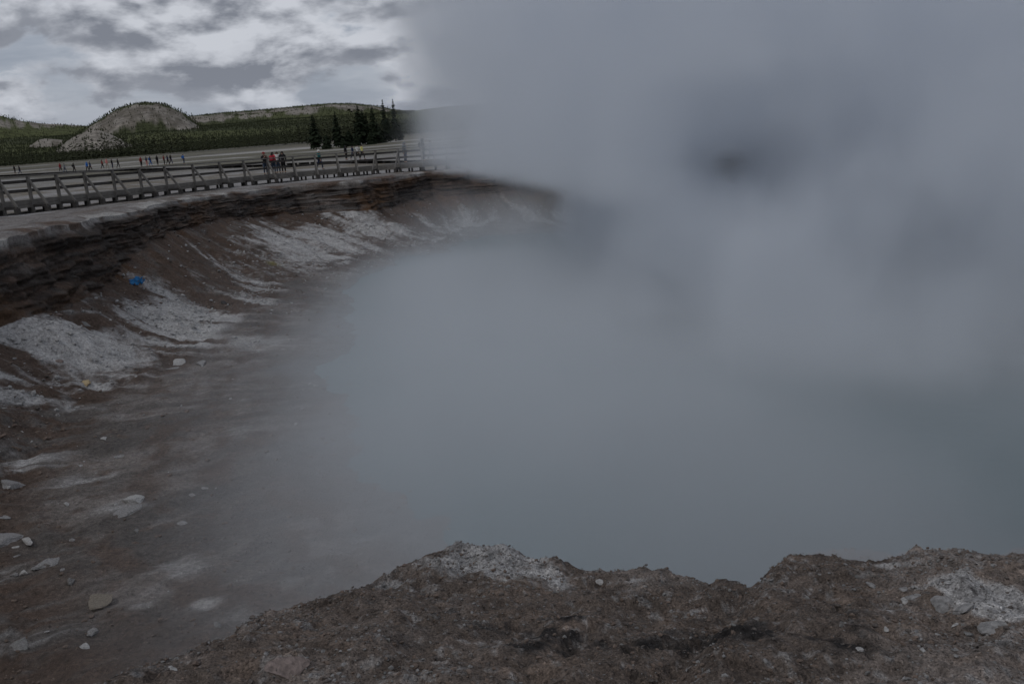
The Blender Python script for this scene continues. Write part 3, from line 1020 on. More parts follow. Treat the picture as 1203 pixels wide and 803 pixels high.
deck_parts = []
for i in range(len(line_pts) - 1):
    a_, b_ = line_pts[i], line_pts[i + 1]
    tdir = (b_ - a_) / np.linalg.norm(b_ - a_)
    nrm = np.array([tdir[1], -tdir[0]])                   # towards the crater
    if np.dot(nrm, np.array([CX, CY]) - a_) < 0:
        nrm = -nrm
    L = float(np.linalg.norm(b_ - a_))
    rz = math.atan2(tdir[1], tdir[0])
    za, zb = float(zg_plain(*a_)), float(zg_plain(*b_))
    ry = -math.atan2(zb - za, L)
    mid, zm = (a_ + b_) / 2, (za + zb) / 2
    # planks of the deck, seen edge on
    for k in range(12):
        f = (k + 0.5) / 12
        cxy = a_ + (b_ - a_) * f + (-nrm) * (WID / 2)
        v, f_ = box_arrays(L / 12 * 0.93, WID + 0.16, 0.045)
        R_ = np.array([[math.cos(rz), -math.sin(rz), 0], [math.sin(rz), math.cos(rz), 0], [0, 0, 1]])
        deck_parts.append((v @ R_.T + [cxy[0], cxy[1], lerp(za, zb, f) + DECK + random.uniform(-.004, .004)] - bloc, f_))
    for side in (0, 1):
        off = nrm * (0.06 if side == 0 else -(WID + 0.06))
        sgn = 1 if side == 0 else -1
        for dzs, hs in ((-0.115, 0.17), (-0.30, 0.17)):
            place('stringer', box_mesh('stringer', SP, 0.07, hs, mat=M_WOOD), (mid[0] + off[0], mid[1] + off[1], zm + DECK + dzs), rz, ry, scale=(L / SP * 0.996, 1, 1))
        if side == 0:
            place('top_rail', box_mesh('top_rail', SP, 0.20, 0.075, mat=M_WOOD), (mid[0] + off[0], mid[1] + off[1], zm + DECK + 1.24), rz, ry, scale=(L / SP * 0.997, 1, 1))
            for hr in (0.97, 0.50):
                place('rail', box_mesh('rail', SP, 0.05, 0.16, mat=M_WOOD_SHADE), (mid[0] + off[0] - nrm[0] * .085, mid[1] + off[1] - nrm[1] * .085, zm + DECK + hr), rz, ry, scale=(L / SP * 0.997, 1, 1))
            post_xy = a_ + off + nrm * 0.03
            place('post', box_mesh('post', 0.15, 0.14, 1.84, 0, 0, 0, mat=M_WOOD), (post_xy[0], post_xy[1], za + DECK + 0.28), rz)
            # slanted brace from the post out to the end of the cross beam
            b0 = np.array([*(a_ + off + nrm * 0.10), za + DECK + 0.98])
            b1 = np.array([*(a_ + off + nrm * 0.95), za + DECK - 0.30])
            dv = Vector(b1 - b0)
            o = place('brace', box_mesh('brace', 0.10, 0.13, 1.0, mat=M_WOOD), (b0 + b1) / 2, scale=(1, 1, dv.length))
            xa = Vector((tdir[0], tdir[1], 0))
            za_ = dv.normalized()
            ya = za_.cross(xa).normalized()
            o.rotation_euler = Matrix((xa, ya, za_)).transposed().to_euler()
            foot = a_ + off + nrm * 0.92
            place('brace_footing', box_mesh('brace_footing', 0.24, 0.24, 0.30, mat=M_WOOD_SHADE), (foot[0], foot[1], za + DECK - 0.47), rz)
        for f in (0.0, 0.5):
            pxy = a_ + (b_ - a_) * f + off - nrm * sgn * 0.16
            place('pier', box_mesh('pier', 0.13, 0.13, 0.62, mat=M_WOOD_SHADE), (pxy[0], pxy[1], lerp(za, zb, f) + 0.02), rz)
            if side == 0 and f == 0.0:
                place('pier_footing', box_mesh('pier_footing', 0.36, 0.36, 0.16, mat=M_WOOD_SHADE), (pxy[0], pxy[1], lerp(za, zb, f) - 0.01), rz)
    cb = a_ - nrm * (WID / 2)
    place('cross_beam', box_mesh('cross_beam', 0.10, WID + 1.75, 0.15, mat=M_WOOD_SHADE), (cb[0], cb[1], za + DECK - 0.31), rz)
v, f = join_arrays(deck_parts)
dk = obj('deck', np_mesh('deck', v, f, False), M_WOOD, bw)
dk['kind'] = 'stuff'

# low second walkway on short piers, out on the plain
bw2 = bpy.data.objects.new('low_boardwalk', None)
link(bw2)
bw2['label'] = 'low boardwalk without rails on short dark piers, far out on the pale plain'
bw2['category'] = 'boardwalk'
q2 = [px_ground(*q) for q in [(512, 191.5), (400, 191.5), (280, 197), (115, 201.5), (0, 208)]]
q2 = [q2[0] + np.array([8, -1.5, 0])] + q2 + [q2[-1] + (q2[-1] - q2[-2]) * 0.3]
lp2 = polyline([(q[0], q[1]) for q in q2], 2.4)
bw2.location = (lp2[6][0], lp2[6][1], float(zg_plain(*lp2[6])))
bl2 = np.array(bw2.location)
for i in range(len(lp2) - 1):
    a_, b_ = lp2[i], lp2[i + 1]
    tdir = (b_ - a_) / np.linalg.norm(b_ - a_)
    rz = math.atan2(tdir[1], tdir[0])
    m_ = (a_ + b_) / 2
    zz = plain_level(*m_)
    L = float(np.linalg.norm(b_ - a_))
    place('deck_board', box_mesh('deck_board', 2.4, 1.9, 0.05, mat=M_PALEW), (m_[0], m_[1], zz + 0.34), rz, scale=(L / 2.4 * .99, 1, 1), parent=bw2, origin=bl2)
    place('pier', box_mesh('low_pier', 0.30, 1.5, 0.40, mat=M_WOOD_SHADE), (a_[0], a_[1], zz + 0.11), rz, parent=bw2, origin=bl2)

# ------------------------------------------------------------------ stones
def ico(sub):
    bm_ = bmesh.new()
    bmesh.ops.create_icosphere(bm_, subdivisions=sub, radius=1.0)
    bm_.verts.ensure_lookup_table()
    v_ = np.array([q.co[:] for q in bm_.verts])
    f_ = np.array([[q.index for q in p.verts] for p in bm_.faces])
    bm_.free()
    return v_, f_


ICO1, ICO3 = ico(1), ico(3)


def rock_arrays(seed, flat=0.6, cuts=7, rough_=0.10):
    """Broken stone: a lumpy ball cut back by several planes."""
    g = np.random.default_rng(seed)
    v_, f_ = ICO3[0].copy(), ICO3[1]
    for _ in range(cuts):
        n = g.normal(size=3)
        n /= np.linalg.norm(n)
        dcut = g.uniform(0.38, 0.8)
        over = v_ @ n - dcut
        v_ = v_ - np.maximum(over, 0)[:, None] * n * 0.97
    v_ = v_ * (1 + rough_ * fbm(v_[:, 0] * 2.2 + seed, v_[:, 1] * 2.2, v_[:, 2] * 2.2, octaves=5, gain=0.6))[:, None]
    lay = np.sin(v_[:, 2] * 22 + seed) * 0.015
    v_[:, :2] *= (1 + lay)[:, None]
    v_[:, 2] *= flat
    return v_, f_


def rock_mat(name, colr):
    return simple_mat(name, colr, 0.92, 0.55, 38.0, 1.0, 0.2)


RM = {'pale': rock_mat('pale_stone', (0.235, 0.228, 0.225)), 'white': rock_mat('white_stone', (0.36, 0.352, 0.345)), 'tan': rock_mat('tan_stone', (0.19, 0.165, 0.135)),
      'ochre': rock_mat('ochre_stone', (0.42, 0.33, 0.20)), 'grey': rock_mat('grey_stone', (0.19, 0.185, 0.18)), 'dark': rock_mat('dark_stone', (0.04, 0.037, 0.036)),
      'brown': rock_mat('brown_stone', (0.15, 0.115, 0.095)), 'pink': rock_mat('pinkish_stone', (0.20, 0.16, 0.145)), 'chalk': rock_mat('chalky_stone', (0.34, 0.335, 0.33)), 'drab': rock_mat('drab_stone', (0.115, 0.10, 0.092))}
ROCKS = [   # x, y of the middle, width and height in photo pixels, colour, flatness, turn, label
    (8, 628, 46, 22, 'pale', .30, .5, 'large layered pale slab at the left edge of the crater floor'),
    (14, 566, 34, 10, 'pale', .25, .4, 'long low pale slab lying above the layered slab, on the brown slope'),
    (4, 606, 12, 6, 'pale', .35, .2, 'small pale slab just above the large layered slab'),
    (33, 634, 13, 9, 'white', .6, .3, 'rounded white stone in the dark shade of the large layered slab'),
    (19, 641, 9, 4, 'white', .4, .1, 'small white chip below the rounded white stone'),
    (20, 651, 8, 4, 'pale', .4, .8, 'small pale chip lying alone between the white chip and the long sliver'),
    (55, 657, 34, 10, 'pale', .22, .62, 'long thin sliver of pale rock tilted up to the right'),
    (42, 664, 14, 5, 'grey', .4, .3, 'flat grey stone at the low end of the thin sliver'),
    (29, 671, 8, 8, 'white', .8, .3, 'upright pale block in the little heap below the thin sliver'),
    (16, 674, 7, 6, 'pale', .7, 1.3, 'pale stone at the left end of the little heap'),
    (158, 584, 22, 15, 'white', .5, .55, 'pointed pale boulder standing on the muddy floor'),
    (152, 596, 32, 12, 'pale', .3, .5, 'broad flat pale slab leaning under the pointed boulder'),
    (79, 591, 6, 5, 'white', .8, .2, 'small bright stone alone on the mud above the thin sliver'),
    (85, 633, 5, 4, 'pale', .8, .4, 'tiny pale stone midway between bright stone and thin sliver'),
    (117, 701, 32, 18, 'tan', .55, -.45, 'big smooth tan boulder on the floor near the brown slope'),
    (109, 741, 12, 6, 'pale', .5, -.3, 'pale wedge of stone below the big tan boulder'),
    (101, 757, 11, 6, 'white', .5, -.2, 'whitish stone on the crest of the brown slope under the tan boulder'),
    (22, 753, 24, 12, 'grey', .35, .6, 'flat grey slab lying on the near brown slope at the corner'),
    (55, 741, 5, 3, 'white', .6, .5, 'white chip on the near brown slope above the flat grey slab'),
    (73, 668, 9, 4, 'pale', .4, .6, 'narrow pale stone right of the heap below the thin sliver'),
    (84, 680, 8, 9, 'grey', .9, .2, 'blocky grey stone up the slope from the tan boulder'),
    (101.5, 447, 11, 8, 'ochre', .75, .2, 'bright ochre stone at the lower edge of the pale gravel fan'),
    (69, 422, 8, 4, 'pink', .5, .2, 'pinkish flat stone in the middle of the pale gravel fan'),
    (118, 430, 5, 4, 'white', .8, .6, 'white stone among dark chips, up the fan from the ochre stone'),
    (122, 513, 11, 5, 'white', .35, .3, 'oval white stone on the smooth brown mud'),
    (138, 535, 13, 4, 'pale', .3, .2, 'flat pale stone on the mud below the oval white stone'),
    (213, 423, 15, 11, 'white', .7, .3, 'lumpy white rock where the pale fan meets the mud'),
    (237, 425, 12, 9, 'pale', .7, .2, 'smooth pale rock beside the lumpy white rock'),
    (204, 431, 16, 5, 'pale', .35, .2, 'low pale rock in front of the lumpy white rock'),
    (262, 354, 9, 5, 'dark', .7, .2, 'black rock at the foot of the gravel gullies'),
    (101, 379, 12, 4, 'grey', .35, -.2, 'flat grey rock on the dark slope under the cliff'),
    (70, 368, 10, 5, 'pink', .4, .1, 'reddish flat rock just below the black cliff'),
    (215, 346, 5, 3, 'white', .6, .1, 'little white stone left of the black rock'),
    (213, 612, 14, 6, 'pale', .35, .5, 'pale stone in the mist out on the mud right of the flat slab'),
    (241, 572, 8, 4, 'pale', .5, .4, 'farthest pale stone out in the mist on the mud'),
    (226, 580, 9, 4, 'pale', .5, .2, 'middle one of three pale stones in the mist'),
    (160, 622, 6, 6, 'grey', .8, .2, 'small grey stone under the broad flat slab'),
    (256, 732, 10, 7, 'grey', .7, .2, 'grey stone just beyond the brown lip near the lake'),
    (703.5, 681, 9, 8, 'white', .85, .6, 'square white stone on the near lip, alone below a dark notch'),
    (593, 680, 5, 4, 'white', .7, .4, 'white pebble on the near mound under its gravel top'),
    (341, 779, 50, 17, 'pink', .4, .28, 'long pinkish rock half sunk in the near brown slope'),
    (203, 784, 7, 5, 'white', .6, .4, 'whitish pebble near the bottom edge on the brown lip'),
    (328, 741, 7, 4, 'pale', .5, .7, 'pale chip at the brink of the brown lip'),
    (1024, 685, 15, 9, 'pale', .45, -.4, 'pale slab on the crest of the lip with a chipped lower edge'),
    (1061, 690, 9, 5, 'pale', .5, -.5, 'pale flake beside two rounded white pebbles on the lip'),
    (1100, 683, 9, 4, 'white', .5, -.2, 'white flake under the rounded knoll on the lip'),
    (1113, 683, 7, 4, 'white', .5, -.1, 'second white flake under the rounded knoll'),
    (1062, 704, 7, 5, 'white', .6, -.3, 'round white pebble on bare pink earth'),
    (1010, 761, 9, 6, 'white', .6, .3, 'white pebble on the black crust near the bottom'),
    (1041, 738, 6, 4, 'white', .7, .2, 'white pebble above the cluster of pale pebbles'),
    (1084, 761, 7, 6, 'white', .8, .1, 'round white pebble below the cluster of pale pebbles'),
    (1137, 743, 10, 6, 'grey', .6, -.2, 'grey stone below the cracked white slabs'),
    (1121, 733, 7, 5, 'white', .6, -.5, 'pale pinkish pebble between the cluster and the cracked slabs'),
    (1108, 705, 27, 11, 'pale', .2, -.3, 'upper cracked pale slab on the lip'),
    (1133, 710, 30, 12, 'pale', .2, -.45, 'middle cracked pale slab on the lip'),
    (1148, 700, 26, 11, 'pale', .2, -.45, 'cracked pale slab close under the rounded knoll'),
    (1163, 733, 32, 16, 'pale', .2, -.5, 'lowest and largest cracked pale slab on the lip'),
    (1170, 716, 12, 7, 'pale', .3, -.5, 'small pale slab right of the cracked slabs'),
    (1073, 698, 16, 6, 'pale', .3, -.2, 'flat pale slab left of the upper cracked slab'),
]
for i, (x, y, wp, hp, ck, fl_, tn, lab) in enumerate(ROCKS):
    loc, nrm = hit(x, y + hp * 0.35)
    if loc is None:
        continue
    dist = (loc - Vector(CAM)).length
    half = wp / F * dist / 2
    depth = max(half * 0.65, min(half * 1.5, hp / F * dist * 1.1))
    v_, f_ = rock_arrays(300 + i, 1.0, 11, 0.26)
    hz_ = max(hp / F * dist * 0.5, half * 0.22) * (0.55 if fl_ < 0.45 else 0.85)
    v_ = v_ * [half * 1.15, depth * 1.05, hz_]
    me = np_mesh('stone', v_ , f_, False)
    near_lip = dist < 9
    o = obj('stone', me, RM[ck], None, label=lab, category='stone', group='stones on the near lip of the crater' if near_lip else 'stones on the crater floor and slopes')
    bear = math.atan2(loc.x, loc.y)
    up = Vector((0, 0, 1)).lerp(nrm, 0.75).normalized()
    qn = up.to_track_quat('Z', 'Y')
    o.rotation_euler = (qn.to_matrix() @ Matrix.Identity(3)).to_euler()
    # lay the long side across the view, turned as photographed
    xa = Vector((math.cos(bear), -math.sin(bear), 0))
    if tn:
        xa = (xa + Vector((math.sin(bear), math.cos(bear), 0)) * tn * 1.4).normalized()
    ya = up.cross(xa).normalized()
    xa = ya.cross(up).normalized()
    o.rotation_euler = Matrix((xa, ya, up)).transposed().to_euler()
    o.location = loc + up * hz_ * (0.05 if fl_ < 0.45 else 0.22)


def scatter(name, pts, sizes, mat, label, seed, flat=(0.35, 0.9)):
    """Loose stones too many to count, each a dented twenty-faced lump."""
    g = np.random.default_rng(seed)
    var = []
    for k in range(8):
        v_ = ICO1[0] * g.uniform(0.65, 1.25, (len(ICO1[0]), 1))
        var.append(v_)
    var = np.array(var)
    n = len(pts)
    vv_ = var[g.integers(0, 8, n)]
    sc_ = np.stack([g.uniform(.8, 1.4, n), g.uniform(.6, 1.1, n), g.uniform(*flat, n)], -1) * sizes[:, None]
    vv_ = vv_ * sc_[:, None, :]
    tx = g.normal(0, 0.35, n)
    c_, s_ = np.cos(tx)[:, None], np.sin(tx)[:, None]
    y_, z_ = vv_[..., 1] * c_ - vv_[..., 2] * s_, vv_[..., 1] * s_ + vv_[..., 2] * c_
    az_ = g.uniform(0, 6.283, n)
    ca, sa_ = np.cos(az_)[:, None], np.sin(az_)[:, None]
    x2, y2 = vv_[..., 0] * ca - y_ * sa_, vv_[..., 0] * sa_ + y_ * ca
    out = np.stack([x2, y2, z_], -1) + (pts + np.array([0, 0, 1.0]) * (sizes * 0.12)[:, None])[:, None, :]
    nv = len(ICO1[0])
    fa = (ICO1[1][None] + (np.arange(n) * nv)[:, None, None]).reshape(-1, 3)
    obj(name, np_mesh(name, out.reshape(-1, 3), fa, False), mat, None, kind='stuff', label=label)


lum = GC.mean(1)
gx, gy = GV[:, 0], GV[:, 1]
gd_ = np.hypot(gx, gy)
vr = np.arange(len(GV)) // NC
n_out = len(rows_out)
front = (gy > 2.5) & (gd_ < 8.0) & (gx > -3.4) & (gx < 4.0) & (vr < n_out + 3)
cand = np.where(front)[0]
wgt = 0.10 + 1.6 * np.clip((lum[cand] - 0.10) / 0.12, 0, 1)
g_ = np.random.default_rng(5)


def draw(cands, wt, n):
    return g_.choice(cands, n, p=wt / wt.sum(), replace=False)


def jitter(idx_, amt):
    p_ = GV[idx_].copy()
    p_[:, :2] += g_.normal(0, amt, (len(idx_), 2))
    return p_


def sizes(n, lo, hi, power=2.6):
    return lo + (hi - lo) * g_.random(n) ** power


clump = ss(fbm(gx[cand] * 3, gy[cand] * 3, 77.0, octaves=3), -0.1, 0.45) + 0.12
i1 = draw(cand, wgt ** 2.0 * clump, 5200)
scatter('pale_gravel', jitter(i1, 0.006), sizes(5200, 0.002, 0.013, 3.8), RM['pale'], 'pale gravel strewn over the near brown lip', 1)
i2 = draw(cand, 0.2 + clump, 6500)
scatter('brown_gravel', jitter(i2, 0.006), sizes(6500, 0.003, 0.015, 3.2), RM['brown'], 'brown grit and crumbs on the near lip', 2)
i2 = draw(cand, np.ones(len(cand)), 7000)
scatter('drab_gravel', jitter(i2, 0.006), sizes(7000, 0.003, 0.014, 3.4), RM['drab'], 'dull grey brown crumbs of crust on the near lip', 12)
i2 = draw(cand, 0.2 + clump, 3500)
scatter('grey_gravel', jitter(i2, 0.006), sizes(3500, 0.003, 0.012, 3.4), RM['grey'], 'grey chips scattered on the near lip', 13)
inner = (vr >= n_out + NCL) & (vr < n_out + NCL + NTA + NFL - 6) & (gx < 6) & (gy > 5) & (gd_ < 75)
cand2 = np.where(inner)[0]
area = np.clip(gd_[cand2] / 30, 0.2, 2) ** 1.0
w2 = (0.25 + 2.2 * np.clip((lum[cand2] - 0.09) / 0.15, 0, 1)) * area * (0.35 + 1.3 * (vr[cand2] < n_out + NCL + NTA)) * (0.25 + ss(fbm(gx[cand2] * 0.5, gy[cand2] * 0.5, 3.0, octaves=3), -0.1, 0.4))
i3 = draw(cand2, w2, 9000)
sz = sizes(9000, 0.010, 0.075, 4.0) * np.clip(gd_[i3] / 22, 0.35, 1.25)
scatter('rubble', jitter(i3, 0.05), sz, RM['chalk'], 'pale rubble strewn down the crater slopes', 3)
i4 = draw(cand2, area * (0.3 + 2.6 * ss(-gy[cand2], -28, -9)) * (0.04 + (lum[cand2] < 0.12)), 12000)
scatter('brown_rubble', jitter(i4, 0.05), sizes(12000, 0.010, 0.07, 3.6) * np.clip(gd_[i4] / 22, 0.35, 1.25), RM['brown'], 'brown stones and clods on the crater slopes', 4)
i5 = draw(cand2, area * (vr[cand2] < n_out + NCL + NTA + 8) * (0.15 + (lum[cand2] < 0.14)), 900)
scatter('dark_rubble', jitter(i5, 0.05), sizes(900, 0.015, 0.07, 4.0) * np.clip(gd_[i5] / 22, 0.35, 1.25), RM['drab'], 'dark stones fallen from the cliff', 6)

# ------------------------------------------------------------------ a blue cloth caught on the slope
loc, nrm = hit(161, 331)
gr = np.linspace(-1, 1, 13)
gu, gv = np.meshgrid(gr, gr)
hgt = 0.26 * np.abs(fbm(gu * 2.2, gv * 2.2, 4.0, octaves=4)) + 0.01
top_ = np.stack([gu * 0.27 * (1 + .7 * fbm(gv * 3, gu, 2.0)), gv * 0.15 * (1 + .9 * fbm(gu * 3, gv, 9.0)), hgt], -1).reshape(-1, 3)
bot_ = top_ - [0, 0, 0.008]
gf = grid_faces(13, 13)
m_blue = simple_mat('blue_fabric', (0.035, 0.19, 0.42), 0.7, 0.6, 14.0)
cl = obj('cloth', np_mesh('cloth', np.concatenate([top_, bot_]), np.concatenate([gf, gf[:, ::-1] + 169]), True), m_blue, None,
         label='crumpled bright blue cloth lying on the pale gravel slope', category='cloth')
cl.location = loc
cl.rotation_euler = nrm.to_track_quat('Z', 'Y').to_euler()

# ------------------------------------------------------------------ people
M_SKIN = simple_mat('skin', (0.45, 0.28, 0.20), 0.6, 0.08, 5.0)
M_HAIR = simple_mat('dark_hair', (0.018, 0.014, 0.012), 0.7, 0.2, 20.0)
M_SHOE = simple_mat('dark_shoes', (0.02, 0.02, 0.02), 0.7, 0.2, 9.0)
CLOTH = {}


def cloth_mat(key, colr):
    if key not in CLOTH:
        CLOTH[key] = simple_mat(key + '_cloth', colr, 0.85, 0.18, 7.0)
    return CLOTH[key]


def skinned(name, verts, edges, radii, root=0, sub=1):
    """Grow one continuous surface along a skeleton."""
    me = bpy.data.meshes.new(name + '_frame')
    me.from_pydata(verts, edges, [])
    o = bpy.data.objects.new(name + '_frame', me)
    COL.objects.link(o)
    o.modifiers.new('skin', 'SKIN').use_smooth_shade = True
    for i_, r_ in enumerate(radii):
        me.skin_vertices[0].data[i_].radius = (r_, r_) if not isinstance(r_, tuple) else r_
        me.skin_vertices[0].data[i_].use_root = i_ == root
    if sub:
        sm_ = o.modifiers.new('sub', 'SUBSURF')
        sm_.levels = sm_.render_levels = sub
    dg = bpy.context.evaluated_depsgraph_get()
    out = bpy.data.meshes.new_from_object(o.evaluated_get(dg))
    out.name = name
    bpy.data.objects.remove(o)
    return out


def pose(kind):
    """Joints of a 1.72 m figure facing -y (towards its own front)."""
    J = {'pelvis': (0, 0, .94), 'waist': (0, -.005, 1.08), 'chest': (0, 0, 1.28), 'collar': (0, .012, 1.42), 'neck': (0, .005, 1.49), 'head': (0, -.012, 1.575), 'crown': (0, -.002, 1.66)}
    for sd, sn in (('l', 1), ('r', -1)):
        sw = 0
        if kind == 'walk':
            sw = .17 * sn
        J['hip' + sd] = (.095 * sn, 0, .90)
        J['knee' + sd] = (.10 * sn, -.03 - sw * 0.9, .50)
        J['ankle' + sd] = (.105 * sn, .02 - sw * 1.2 + (0.10 if sw < 0 else 0), .09 + (0.05 if sw < 0 else 0))
        J['toe' + sd] = (.12 * sn, -.13 - sw * 1.2 + (0.10 if sw < 0 else 0), .04)
        J['sho' + sd] = (.185 * sn, .01, 1.40)
        if kind == 'photo':
            J['elb' + sd] = (.25 * sn, -.10, 1.17)
            J['wri' + sd] = (.11 * sn, -.29, 1.32)
            hd = (-.03 * sn, -.05, .05)
        elif kind == 'walk':
            J['elb' + sd] = (.235 * sn, .03 + sw * .5, 1.13)
            J['wri' + sd] = (.24 * sn, -.05 + sw * 1.1, .90)
            hd = (0, -.03, -.08)
        else:
            J['elb' + sd] = (.235 * sn, .03, 1.12)
            J['wri' + sd] = (.245 * sn, -.03, .88)
            hd = (0, -.015, -.085)
        J['palm' + sd] = tuple(np.array(J['wri' + sd]) + hd)
    return J


def figure(kind):
    J = pose(kind)

    def build(name, chain, rad_, root):
        names = list(rad_)
        e = [(names.index(a_), names.index(b_)) for a_, b_ in chain]
        return skinned(name, [J[n] for n in names], e, [rad_[n] for n in names], names.index(root))
    R_ = {'pelvis': .125, 'waist': .115, 'chest': .135, 'collar': .085, 'neck': .052, 'head': .088, 'crown': .062}
    ch = [('pelvis', 'waist'), ('waist', 'chest'), ('chest', 'collar'), ('collar', 'neck'), ('neck', 'head'), ('head', 'crown')]
    for sd in 'lr':
        R_.update({'hip' + sd: .085, 'knee' + sd: .056, 'ankle' + sd: .038, 'toe' + sd: .034, 'sho' + sd: .058, 'elb' + sd: .040, 'wri' + sd: .027, 'palm' + sd: .032})
        ch += [('pelvis', 'hip' + sd), ('hip' + sd, 'knee' + sd), ('knee' + sd, 'ankle' + sd), ('ankle' + sd, 'toe' + sd), ('collar', 'sho' + sd), ('sho' + sd, 'elb' + sd), ('elb' + sd, 'wri' + sd), ('wri' + sd, 'palm' + sd)]
    body = build('body', ch, R_, 'pelvis')
    # nose, ears and five fingers a hand grow out of the same mesh
    extra = [tube_arrays([(0, -.095, 1.60), (0, -.118, 1.57), (0, -.098, 1.56)], [.010, .014, .010], 5)]
    for sn in (1, -1):
        extra.append(tube_arrays([(.083 * sn, 0, 1.605), (.096 * sn, .008, 1.585), (.084 * sn, 0, 1.555)], [.010, .016, .009], 5))
    for sd, sn in (('l', 1), ('r', -1)):
        p = np.array(J['palm' + sd])
        q = p - np.array(J['wri' + sd])
        q = q / np.linalg.norm(q)
        side = np.cross(q, [1.0, 0, 0]) if kind != 'photo' else np.array([0, 0, 1.0])
        side = side / np.linalg.norm(side)
        for fi in range(4):
            b0 = p + side * (fi - 1.5) * .019 + q * .02
            ln = (.062, .075, .072, .056)[fi]
            extra.append(tube_arrays([b0, b0 + q * ln * .5, b0 + q * ln * .9 + np.array([-.02 * sn, -.006, 0])], [.009, .008, .006], 5))
        extra.append(tube_arrays([p - side * .028, p - side * .05 + q * .028, p - side * .048 + q * .055], [.011, .009, .007], 5))
    bm_ = bmesh.new()
    bm_.from_mesh(body)
    for v_, f_ in extra:
        vs = [bm_.verts.new(q) for q in v_]
        for q in f_:
            bm_.faces.new([vs[k] for k in q])
    bm_.to_mesh(body)
    bm_.free()
    rj = {'waist0': .150, 'waist': .140, 'chest': .160, 'collar': .105}
    J['waist0'] = (0, 0, .90)
    cj = [('waist0', 'waist'), ('waist', 'chest'), ('chest', 'collar')]
    for sd in 'lr':
        J['cuff' + sd] = tuple(np.array(J['elb' + sd]) * .12 + np.array(J['wri' + sd]) * .88)
        rj.update({'sho' + sd: .080, 'elb' + sd: .062, 'cuff' + sd: .046})
        cj += [('collar', 'sho' + sd), ('sho' + sd, 'elb' + sd), ('elb' + sd, 'cuff' + sd)]
    jacket = build('jacket', cj, rj, 'waist0')
    rt = {'pelvis': .138}
    ct_ = []
    for sd in 'lr':
        J['hem' + sd] = tuple(np.array(J['knee' + sd]) * .1 + np.array(J['ankle' + sd]) * .9)
        rt.update({'hip' + sd: .100, 'knee' + sd: .072, 'hem' + sd: .058})
        ct_ += [('pelvis', 'hip' + sd), ('hip' + sd, 'knee' + sd), ('knee' + sd, 'hem' + sd)]
    trousers = build('trousers', ct_, rt, 'pelvis')
    shoes = []
    for sd in 'lr':
        a_, t2 = np.array(J['ankle' + sd]), np.array(J['toe' + sd])
        hl = a_ + [0, .05, -.05]
        shoes.append(skinned('shoe', [tuple(hl), tuple((hl + t2) / 2 + [0, 0, .005]), tuple(t2 + [0, -.02, 0])], [(0, 1), (1, 2)], [.042, .045, .036]))
    return body, jacket, trousers, shoes, J


def cap_mesh(kind):
    u = np.linspace(0, 1, 7)[:, None]
    a_ = np.linspace(0, 2 * math.pi, 15)[:-1][None]
    if kind == 'hair':
        r_, z_ = .102 * np.cos(u * 1.57) ** 0.6 + 0 * a_, 1.575 + .115 * np.sin(u * 1.57) - .07 * (1 - u) * (np.sin(a_) > -.3)
        pts = np.stack([r_ * np.cos(a_), r_ * np.sin(a_) * 1.12 + .012, z_], -1)
    elif kind == 'long_hair':
        r_, z_ = (.108 + .02 * (1 - u)) * np.cos(u * 1.57) ** 0.5 + 0 * a_, 1.575 + .12 * np.sin(u * 1.57) - .20 * (1 - u) * (np.sin(a_) > -.3)
        pts = np.stack([r_ * np.cos(a_), r_ * np.sin(a_) * 1.1 + .016, z_], -1)
    elif kind == 'hood':
        r_, z_ = .125 * np.cos(u * 1.57) ** 0.5 + 0 * a_, 1.56 + .15 * np.sin(u * 1.57) - .12 * (1 - u) * (np.sin(a_) > -.5)
        pts = np.stack([r_ * np.cos(a_), r_ * np.sin(a_) * 1.1 + .012, z_], -1)
    else:                                             # brimmed hat
        prof = np.array([[.17, 1.625], [.165, 1.635], [.108, 1.645], [.106, 1.70], [.085, 1.74], [.05, 1.752], [.0, 1.755]])
        r_, z_ = prof[:, :1] + 0 * a_, prof[:, 1:] + 0 * a_
        pts = np.stack([r_ * np.cos(a_), r_ * np.sin(a_) * 1.1 + .005, z_], -1)
    return np_mesh(kind, pts.reshape(-1, 3), grid_faces(7, 14, True), True)


FIG = {k: figure(k) for k in ('stand', 'walk', 'photo')}
CAPS = {k: cap_mesh(k) for k in ('hair', 'long_hair', 'hood', 'hat')}
bmp = bmesh.new()
bmesh.ops.create_cube(bmp, size=1.0, matrix=Matrix.Translation((0, .235, 1.22)) @ Matrix.Diagonal((.29, .17, .42, 1)))
bmesh.ops.bevel(bmp, geom=list(bmp.edges), offset=.05, segments=2, affect='EDGES')
PACK = bpy.data.meshes.new('backpack')
bmp.to_mesh(PACK)
bmp.free()


def with_mat(name, me, mat, parent):
    o = bpy.data.objects.new(name, me)
    if not me.materials:
        me.materials.append(None)
    link(o, parent)
    o.material_slots[0].link = 'OBJECT'
    o.material_slots[0].material = mat
    return o


def person(where, face, kind, jacket, trousers, label, group, head='hair', head_mat=None, pack=None, size=1.0):
    e = bpy.data.objects.new('person', None)
    link(e)
    e.location = where
    e.rotation_euler = (0, 0, face)
    e.scale = (size,) * 3
    e['label'], e['category'], e['group'] = label, 'person', group
    body, jk, tr, shoes, _ = FIG[kind]
    with_mat('body', body, M_SKIN, e)
    with_mat('jacket', jk, cloth_mat(*jacket), e)
    with_mat('trousers', tr, cloth_mat(*trousers), e)
    for sh in shoes:
        with_mat('shoe', sh, M_SHOE, e)
    with_mat('hat' if head == 'hat' else 'hood' if head == 'hood' else 'hair', CAPS[head], head_mat or M_HAIR, e)
    if pack:
        with_mat('backpack', PACK, cloth_mat(*pack), e)
    return e


